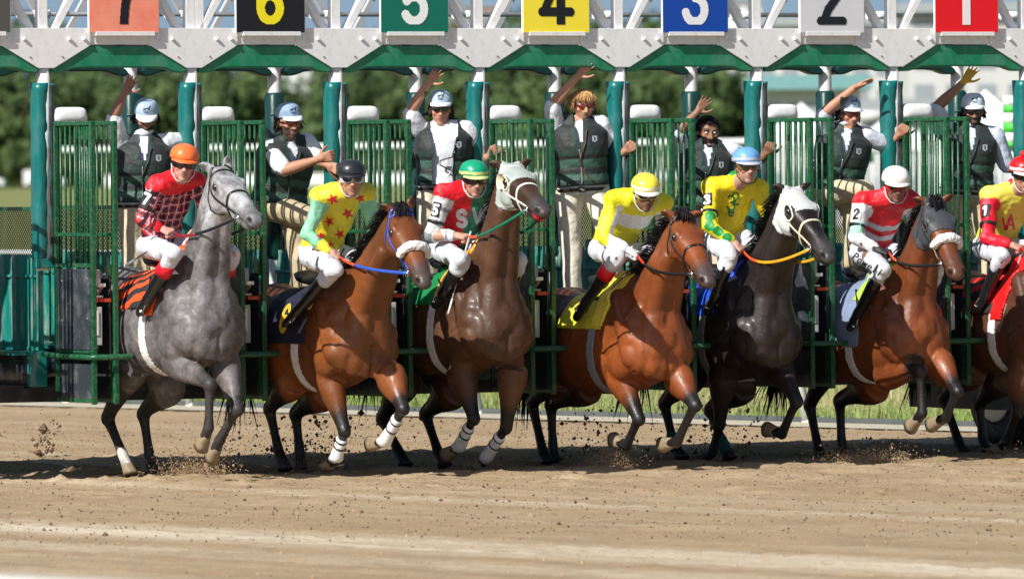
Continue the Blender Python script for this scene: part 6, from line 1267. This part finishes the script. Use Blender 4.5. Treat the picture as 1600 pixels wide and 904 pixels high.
# ---------------------------------------------------------------- gate crew
def vestf(R, mb, open_=0):
    R['torso'](mb, .034, .02, 1.0, fb=(1.12, 1.05)); ux = R['ux']
    for sh in R['J']['sh']: mb.cap_tube(lerp(R['nb'], sh, .18) - ux * .03, lerp(R['nb'], sh, .62) - ux * .03, .084, .078)
def crew(D):
    k = D['k']; d0 = GW((k + 1) * WID - .22, .07, 0)[1] + D.get('dd', 0)
    def g(key): q = D[key]; return P(q[0], q[1], d0 + (q[2] if len(q) > 2 else 0))
    J = dict(sh=(g('shR'), g('shL')), hip=(g('hpR'), g('hpL')), head=g('head'), face=nz(D.get('face', V(.1, -1, -.2))), hup=nz(D.get('hup', UP)))
    if 'elR' in D: J['armR'] = (g('elR'), g('wrR'), g('haR'))
    if 'elL' in D: J['armL'] = (g('elL'), g('wrL'), g('haL'))
    J['legR'] = (g('knR'), g('anR'), g('anR') + V(.05, -.18, -.06)); J['legL'] = (g('knL'), g('anL'), g('anL') + V(.08, -.16, -.06))
    o = dict(label=D['label'], group='gate attendants standing in the stalls', skin=D.get('skin', (.40, .20, .13)), build=D.get('build', 1.08), hairc=np.array(D.get('hair', (.02, .015, .012))), handR=D.get('hR', dict(pn=V(.2, -1, 0), curl=.22, s=1, spread=.3, sc=.88)), handL=D.get('hL', dict(pn=V(0, 1, 0), curl=1.0, s=-1, spread=.1)), mouth=D.get('mouth', 0), gloves=D.get('gloves', {}))
    for q in ('beard', 'mustache'):
        if q in D: o[q] = D[q]
    R = person('gate_attendant', V(*((J['legR'][1] + J['legL'][1]) / 2)[:2], J['legR'][1][2] - .06), J, o)
    mb = MB(); R['torso'](mb, .010, -.12, 1.0)
    for a in R['arms']:
        if a: sleeve(mb, a, .070, .066, .05, D.get('slv', 0) if False else 0) if False else mb.cap_tube(a[0], lerp(a[0], a[1], .92), .070, .062, k=2)
    for sh in J['sh']: mb.cap_tube(R['nb'] - R['ux'] * .04, sh, .062, .066)
    wc = C_(D.get('shirt', '#dfe3ea')); sh_ = garment(R, 'polo_shirt', mb, lambda v, n: np.tile(wc, (len(v), 1)), m_cloth, vox=.012, amp=.004, k=26, seed=k)
    mb = MB(); u = nz(R['hc'] - R['hu'] * .07 - R['nb']); a0 = R['nb'] - u * .015; mb.loft([a0, a0 + u * .03, a0 + u * .04], [R['S']] * 3, [np.cross(u, R['S'])] * 3, [.085, .074, .072], [.085, .076, .072], n=20); mb.build('collar', M(D.get('shirt', '#dfe3ea'), .7), sh_)
    # padded vest
    mb = MB(); vestf(R, mb); op = D.get('vest_open', .004); gv = C_('#1c352f'); pv = C_('#35584b'); dk = C_('#161c1c')
    me = remesh(mb, .0118, 3); v = mv(me); n = mn(me); x, y, t = tcoord(R, v); grv = np.abs((t * 7.5) % 1 - .5); v = v - n * (.007 * np.exp(-((grv) / .07) ** 2) * (t < .55))[:, None]; v = v + n * (.002 * wav(v, 30, k))[:, None]; setv(me, v); c = np.tile(gv, (len(v), 1)); c[(t > .10) & (t < .21)] = pv; c[(t > .34) & (t < .45)] = pv; c[(t > .235) & (t < .31)] = dk; c[(t > .47) & (t < .52)] = dk; c[(t > .62) & (np.abs(x) > .06)] = dk * 1.6; c[(np.abs(x) < .006) & (y > 0)] = dk
    mask = ~((y > 0) & (np.abs(x) < op + .025 * np.clip((t - .62) / .35, 0, 1)) & (t > D.get('vest_low', .74)))
    F, st, tot, vi = mfaces(me); ok = [f for f in F if mask[f].all()]; used = np.unique(np.concatenate(ok)); ix = -np.ones(len(v), int); ix[used] = np.arange(len(used))
    ve = add('safety_vest', v[used], [ix[f] for f in ok], m_cloth, R['root'], col=c[used])
    bv = wbvh(ve); sd = R['hs']
    cc = R['ms'] + R['S'] * .11 - R['ux'] * .10 + R['Fr'] * .1; rt = CR; decal('vest_badge', M('#9aa4a8', .6), ve, bv, cc + V(0, -.05, 0), CR, CU, lambda x, y: (np.abs(x) < .019) & (y < .022) & (y > -.014 - .012 * (1 - np.abs(x) / .019)), .03, .035, cell=.003, off=.003); decal('vest_badge_mark', M('#1a2224', .6), ve, bv, cc + V(0, -.05, 0), CR, CU, glyph('1', .12, .026), .02, .03, cell=.002, off=.005)
    mb = MB(); p = R['spine'](.5) + R['Fr'] * .2; hz_ = [R['spine'](t_) + R['Fr'] * .3 for t_ in (.06, .3, .6)]; snap_strap(bv, hz_, .008, .004, 'zip', M('#a8acb0', .4, metal=.5), ve, n=20)
    # radio cord round the neck
    hz_ = [R['ms'] + R['S'] * .07 + R['Fr'] * .2, R['spine'](.75) + R['S'] * .05 + R['Fr'] * .3, R['spine'](.35) - R['S'] * .01 + R['Fr'] * .3, R['spine'](.1) + R['S'] * .10 + R['Fr'] * .25]; snap_strap(bv, hz_, .010, .006, 'lead_strap', M(D.get('strapc', '#30302e'), .6), ve, n=26)
    # trousers, belt
    mb = MB(); legs_garment(mb, J, J['hip'], .016, .95, R); tc = C_(D.get('trouser', '#d8cbb4')); garment(R, 'trousers', mb, lambda v, n: np.tile(tc, (len(v), 1)), m_cloth, vox=.014, amp=.005, k=24, seed=k + 1)
    mb = MB(); R['torso'](mb, .020, -.07, -.02); o_ = mb.build('belt', M('#2a1a12', .5), R['root'])
    mb = MB(); q = R['spine'](-.045) + R['Fr'] * .152; mb.box(q, (.022, .006, .018), (R['S'], R['Fr'], R['ux'])); mb.build('buckle', m_bit, o_)
    for key in ('legR', 'legL'):
        kn_, an_, to_ = J[key]; mb = MB(); mb.cap_tube(an_ - V(0, 0, .01), to_, .050, .042); mb.cap_tube(an_ - UP * .045, to_ - UP * .035, .045, .04); mb.build('shoe', m_boot, R['root'])
    if D.get('cap', True): cap(R, D.get('capc', '#a4b8ce'), tilt=D.get('tilt', 0))
    rg = np.random.default_rng(k); hcol = np.array(D.get('hair', (.02, .015, .012))); mb = MB(); cols = []
    hc, hs, fd, hu = R['hc'], R['hs'], R['fd'], R['hu']
    if D.get('cap', True):
        for _ in range(160):
            a = rg.uniform(1.35, 2 * math.pi - 1.35); p = hc + hs * math.sin(a) * .080 + fd * (math.cos(a) * .098 - .01) + hu * rg.uniform(-.01, .04); tt = nz(-hu + hs * math.sin(a) * .3 + rg.normal(0, .15, 3)); L = rg.uniform(.03, .06) * D.get('hairl', 1); mb.tube([p, p + tt * L * .5, p + tt * L], [.006, .005, .001], n=4); cols += [hcol * rg.uniform(.6, 1.5)] * 12
    else:
        for _ in range(1100):
            a = rg.uniform(0, 2 * math.pi); el_ = rg.uniform(-.1 if 1.0 < a < 5.3 else .52, 1.5); p = hc + hu * .03 - fd * .012 + hs * math.sin(a) * .080 * math.cos(el_) + fd * math.cos(a) * .10 * math.cos(el_) + hu * .100 * math.sin(el_); o_n = nz(p - hc); tt = nz(-hu * .6 + fd * (.5 if math.cos(a) > 0 else -.3) + hs * math.sin(a) * .4 + rg.normal(0, .10, 3)); L = rg.uniform(.03, .05) * D.get('hairl', 1); mb.tube([p, p + tt * L * .5 + o_n * .003, p + tt * L - o_n * .002], [.0035, .003, .001], n=4); cols += [hcol * rg.uniform(.6, 1.5)] * 12
    mb.build('hair', m_hair, R['root'], col=np.array(cols))
    if D.get('glasses', True): goggles(R, 'sun', D.get('lens', m_lens))
    return R
m_redl = mat('red_mirror_lens', (.18, .015, .01), .08, n_amt=0, coat=1.0)
CD = [
 dict(k=0, label='gate attendant in pale cap with head bowed behind the rider in red plaid', head=(229, 186), face=V(.05, -1, -.35), shR=(188, 228), shL=(262, 222), hpR=(204, 318), hpL=(245, 318), elR=(177, 184, -.10), wrR=(194, 146, -.12), haR=(203, 131, -.12), elL=(300, 222, .15), wrL=(326, 184, .25), haL=(336, 170, .28), knR=(206, 410, -.05), anR=(205, 530), knL=(240, 410, -.05), anL=(243, 530), glasses=False, beard=(.03, .02, .018), skin=(.30, .15, .10), trouser='#cfc0a0'),
 dict(k=1, label='bearded gate attendant in red sunglasses gripping the post with both hands, leaning over', head=(452, 192), face=V(.45, -1, -.12), hup=V(-.1, 0, 1), shR=(418, 232), shL=(478, 222, .10), hpR=(418, 322), hpL=(452, 318, .1), elR=(445, 266, -.22), wrR=(497, 249, -.25), haR=(512, 245, -.25), elL=(500, 250, .05), wrL=(512, 258, -.05), haL=(522, 262, -.08), knR=(500, 345, -.25), anR=(478, 450, -.1), knL=(470, 408, -.1), anL=(462, 528), lens=m_redl, beard=(.10, .06, .045), skin=(.46, .22, .14), hair=(.05, .03, .02), hairl=1.5, capc='#8ea6c2', trouser='#b8a888', hR=dict(pn=V(0, 1, 0), curl=.8, s=1, spread=.1)),
 dict(k=2, label='gate attendant in open vest shading his cap with a raised arm, behind the green helmet', head=(688, 172), face=V(.05, -1, -.04), shR=(658, 205), shL=(730, 203), hpR=(672, 292), hpL=(710, 292), elR=(640, 176, -.08), wrR=(668, 131, -.10), haR=(681, 115, -.12), elL=(748, 245, .08), wrL=(764, 246, .02), haL=(770, 238, -.02), knR=(668, 405), anR=(668, 530), knL=(712, 405), anL=(712, 530), vest_open=.07, vest_low=.05, skin=(.45, .23, .15), trouser='#ddd0b8', capc='#a8bcd0'),
 dict(k=3, label='blond bareheaded gate attendant in sunglasses with arm raised beside the yellow board', head=(911, 166), face=V(.25, -1, -.12), shR=(868, 200), shL=(940, 194), hpR=(888, 292), hpL=(930, 292), elR=(863, 165, -.08), wrR=(902, 120, -.10), haR=(917, 103, -.10), elL=(962, 232, .08), wrL=(975, 238, .0), haL=(982, 232, -.04), knR=(893, 405), anR=(895, 530), knL=(955, 385, -.1), anL=(965, 500), cap=False, hair=(.50, .30, .13), hairl=1.5, mustache=(.35, .2, .12), skin=(.48, .24, .16), lens=m_redl, trouser='#e4dccb', strapc='#5a3a30'),
 dict(k=4, label='black haired bearded gate attendant shouting with one hand up, beside the blue helmet', head=(1106, 208), face=V(.25, -1, -.10), shR=(1066, 236), shL=(1142, 234), hpR=(1078, 325), hpL=(1118, 325), elR=(1057, 208, -.08), wrR=(1089, 176, -.12), haR=(1102, 158, -.12), elL=(1178, 255, .08), wrL=(1196, 243, .0), haL=(1201, 234, -.04), knR=(1080, 420), anR=(1080, 528), knL=(1125, 420), anL=(1125, 528), cap=False, glasses=False, hair=(.012, .01, .01), hairl=.45, beard=(.015, .012, .012), skin=(.26, .13, .08), mouth=.012, shirt='#d4dae6'),
 dict(k=5, label='gate attendant in grey cap and red sunglasses with arm raised across his brow', head=(1326, 180), face=V(.45, -1, -.04), shR=(1290, 208), shL=(1352, 212), hpR=(1288, 300), hpL=(1325, 298, .1), elR=(1286, 178, -.10), wrR=(1333, 139, -.12), haR=(1350, 130, -.12), elL=(1384, 226, .05), wrL=(1402, 214, .0), haL=(1409, 205, -.04), knR=(1352, 296, -.28), anR=(1325, 420, -.15), knL=(1345, 400, -.1), anL=(1345, 520), lens=m_redl, skin=(.46, .23, .15), hR=dict(pn=V(.3, -.4, -1), curl=.1, s=-1, spread=.12), trouser='#c4b898', shirt='#c8d0de'),
 dict(k=6, label='dark bearded gate attendant with a yellow glove raised behind the first stall door', head=(1521, 176), face=V(.05, -1, -.04), shR=(1474, 206), shL=(1556, 212), hpR=(1490, 298), hpL=(1532, 298), elR=(1463, 168, -.08), wrR=(1506, 128, -.10), haR=(1517, 113, -.10), elL=(1574, 262, .05), wrL=(1600, 262, -.02), haL=(1612, 256, -.04), knR=(1490, 405), anR=(1490, 525), knL=(1545, 405), anL=(1545, 525), beard=(.02, .016, .014), skin=(.28, .14, .09), gloves=dict(armR=(.62, .36, .03)), trouser='#cbbd9c', shirt='#c8d2e4', capc='#cdd9e6'),
]
CRW = [crew(D) for D in CD]
# dirt thrown up by the hooves
def spray(c, sx, sz, n, lab, mt, r=.006, seed=0, up=.5):
    rg = np.random.default_rng(seed); c = np.asarray(c, float); p = c + np.stack([rg.normal(0, sx, n), rg.normal(0, .12, n), np.abs(rg.normal(0, sz, n))], 1); p[:, 2] = np.maximum(p[:, 2], .0); o = clods('flying_dirt', p, rg.gamma(1.6, r * .38, n) + .0012, mt, lab, seed=seed); o['category'] = 'dirt'
for j, (u, v, sx, sz, n, r, mt, lab) in enumerate(((72, 712, .05, .16, 150, .013, m_clod, 'dark clods flung up at the far left of the track'), (300, 742, .16, .08, 900, .005, m_clod2, 'pale spray of sand under the grey horse'), (345, 738, .10, .12, 500, .006, m_clod, 'dark crumbs flying behind the grey forehooves'),
    (495, 735, .14, .22, 800, .008, m_clod, 'dark clods flying ahead of the bay in the blue bridle'), (400, 715, .2, .2, 350, .008, m_clod, 'crumbs of dirt in the air between the grey and the first bay'), (605, 712, .2, .22, 300, .008, m_clod, 'crumbs in the air behind the bay in the blue bridle'), (955, 725, .12, .08, 900, .005, m_clod2, 'pale burst of sand under the bay in the black bridle'), (925, 716, .22, .26, 520, .010, m_clod, 'dark clods in the air left of the bay in the black bridle'),
    (1090, 712, .14, .22, 320, .009, m_clod, 'dark crumbs between the bay and the near-black horse'), (1165, 715, .12, .30, 150, .012, m_clod, 'scattered clods beside the near-black horse'), (1350, 718, .18, .05, 1100, .007, m_clod, 'band of clods thrown up behind the dark-hooded horse'), (1350, 722, .20, .05, 700, .006, m_clod2, 'pale grains mixed in behind the dark-hooded horse'), (765, 728, .14, .04, 260, .005, m_clod, 'crumbs around the forehooves of the red-lipped horse'), (1590, 716, .16, .08, 300, .006, m_clod, 'crumbs at the right edge of the track'))):
    spray(GZ(u, v), sx, sz, int(n * .65), lab, mt, r, seed=100 + j)

for j, (u, v, sx, sz) in enumerate(((305, 745, .13, .07), (958, 730, .10, .06), (500, 735, .10, .05), (1352, 722, .16, .04), (760, 730, .1, .03))):
    spray(GZ(u, v), sx, sz, 2200, ('haze of fine sand low under the grey horse', 'haze of fine sand beneath the bay in the black bridle', 'haze of fine sand at the wrapped forehoof beside the grey', 'haze of fine sand behind the dark-hooded bay', 'haze of fine sand at the forehooves of the red-lipped horse')[j], m_clod2, .0024, seed=300 + j)
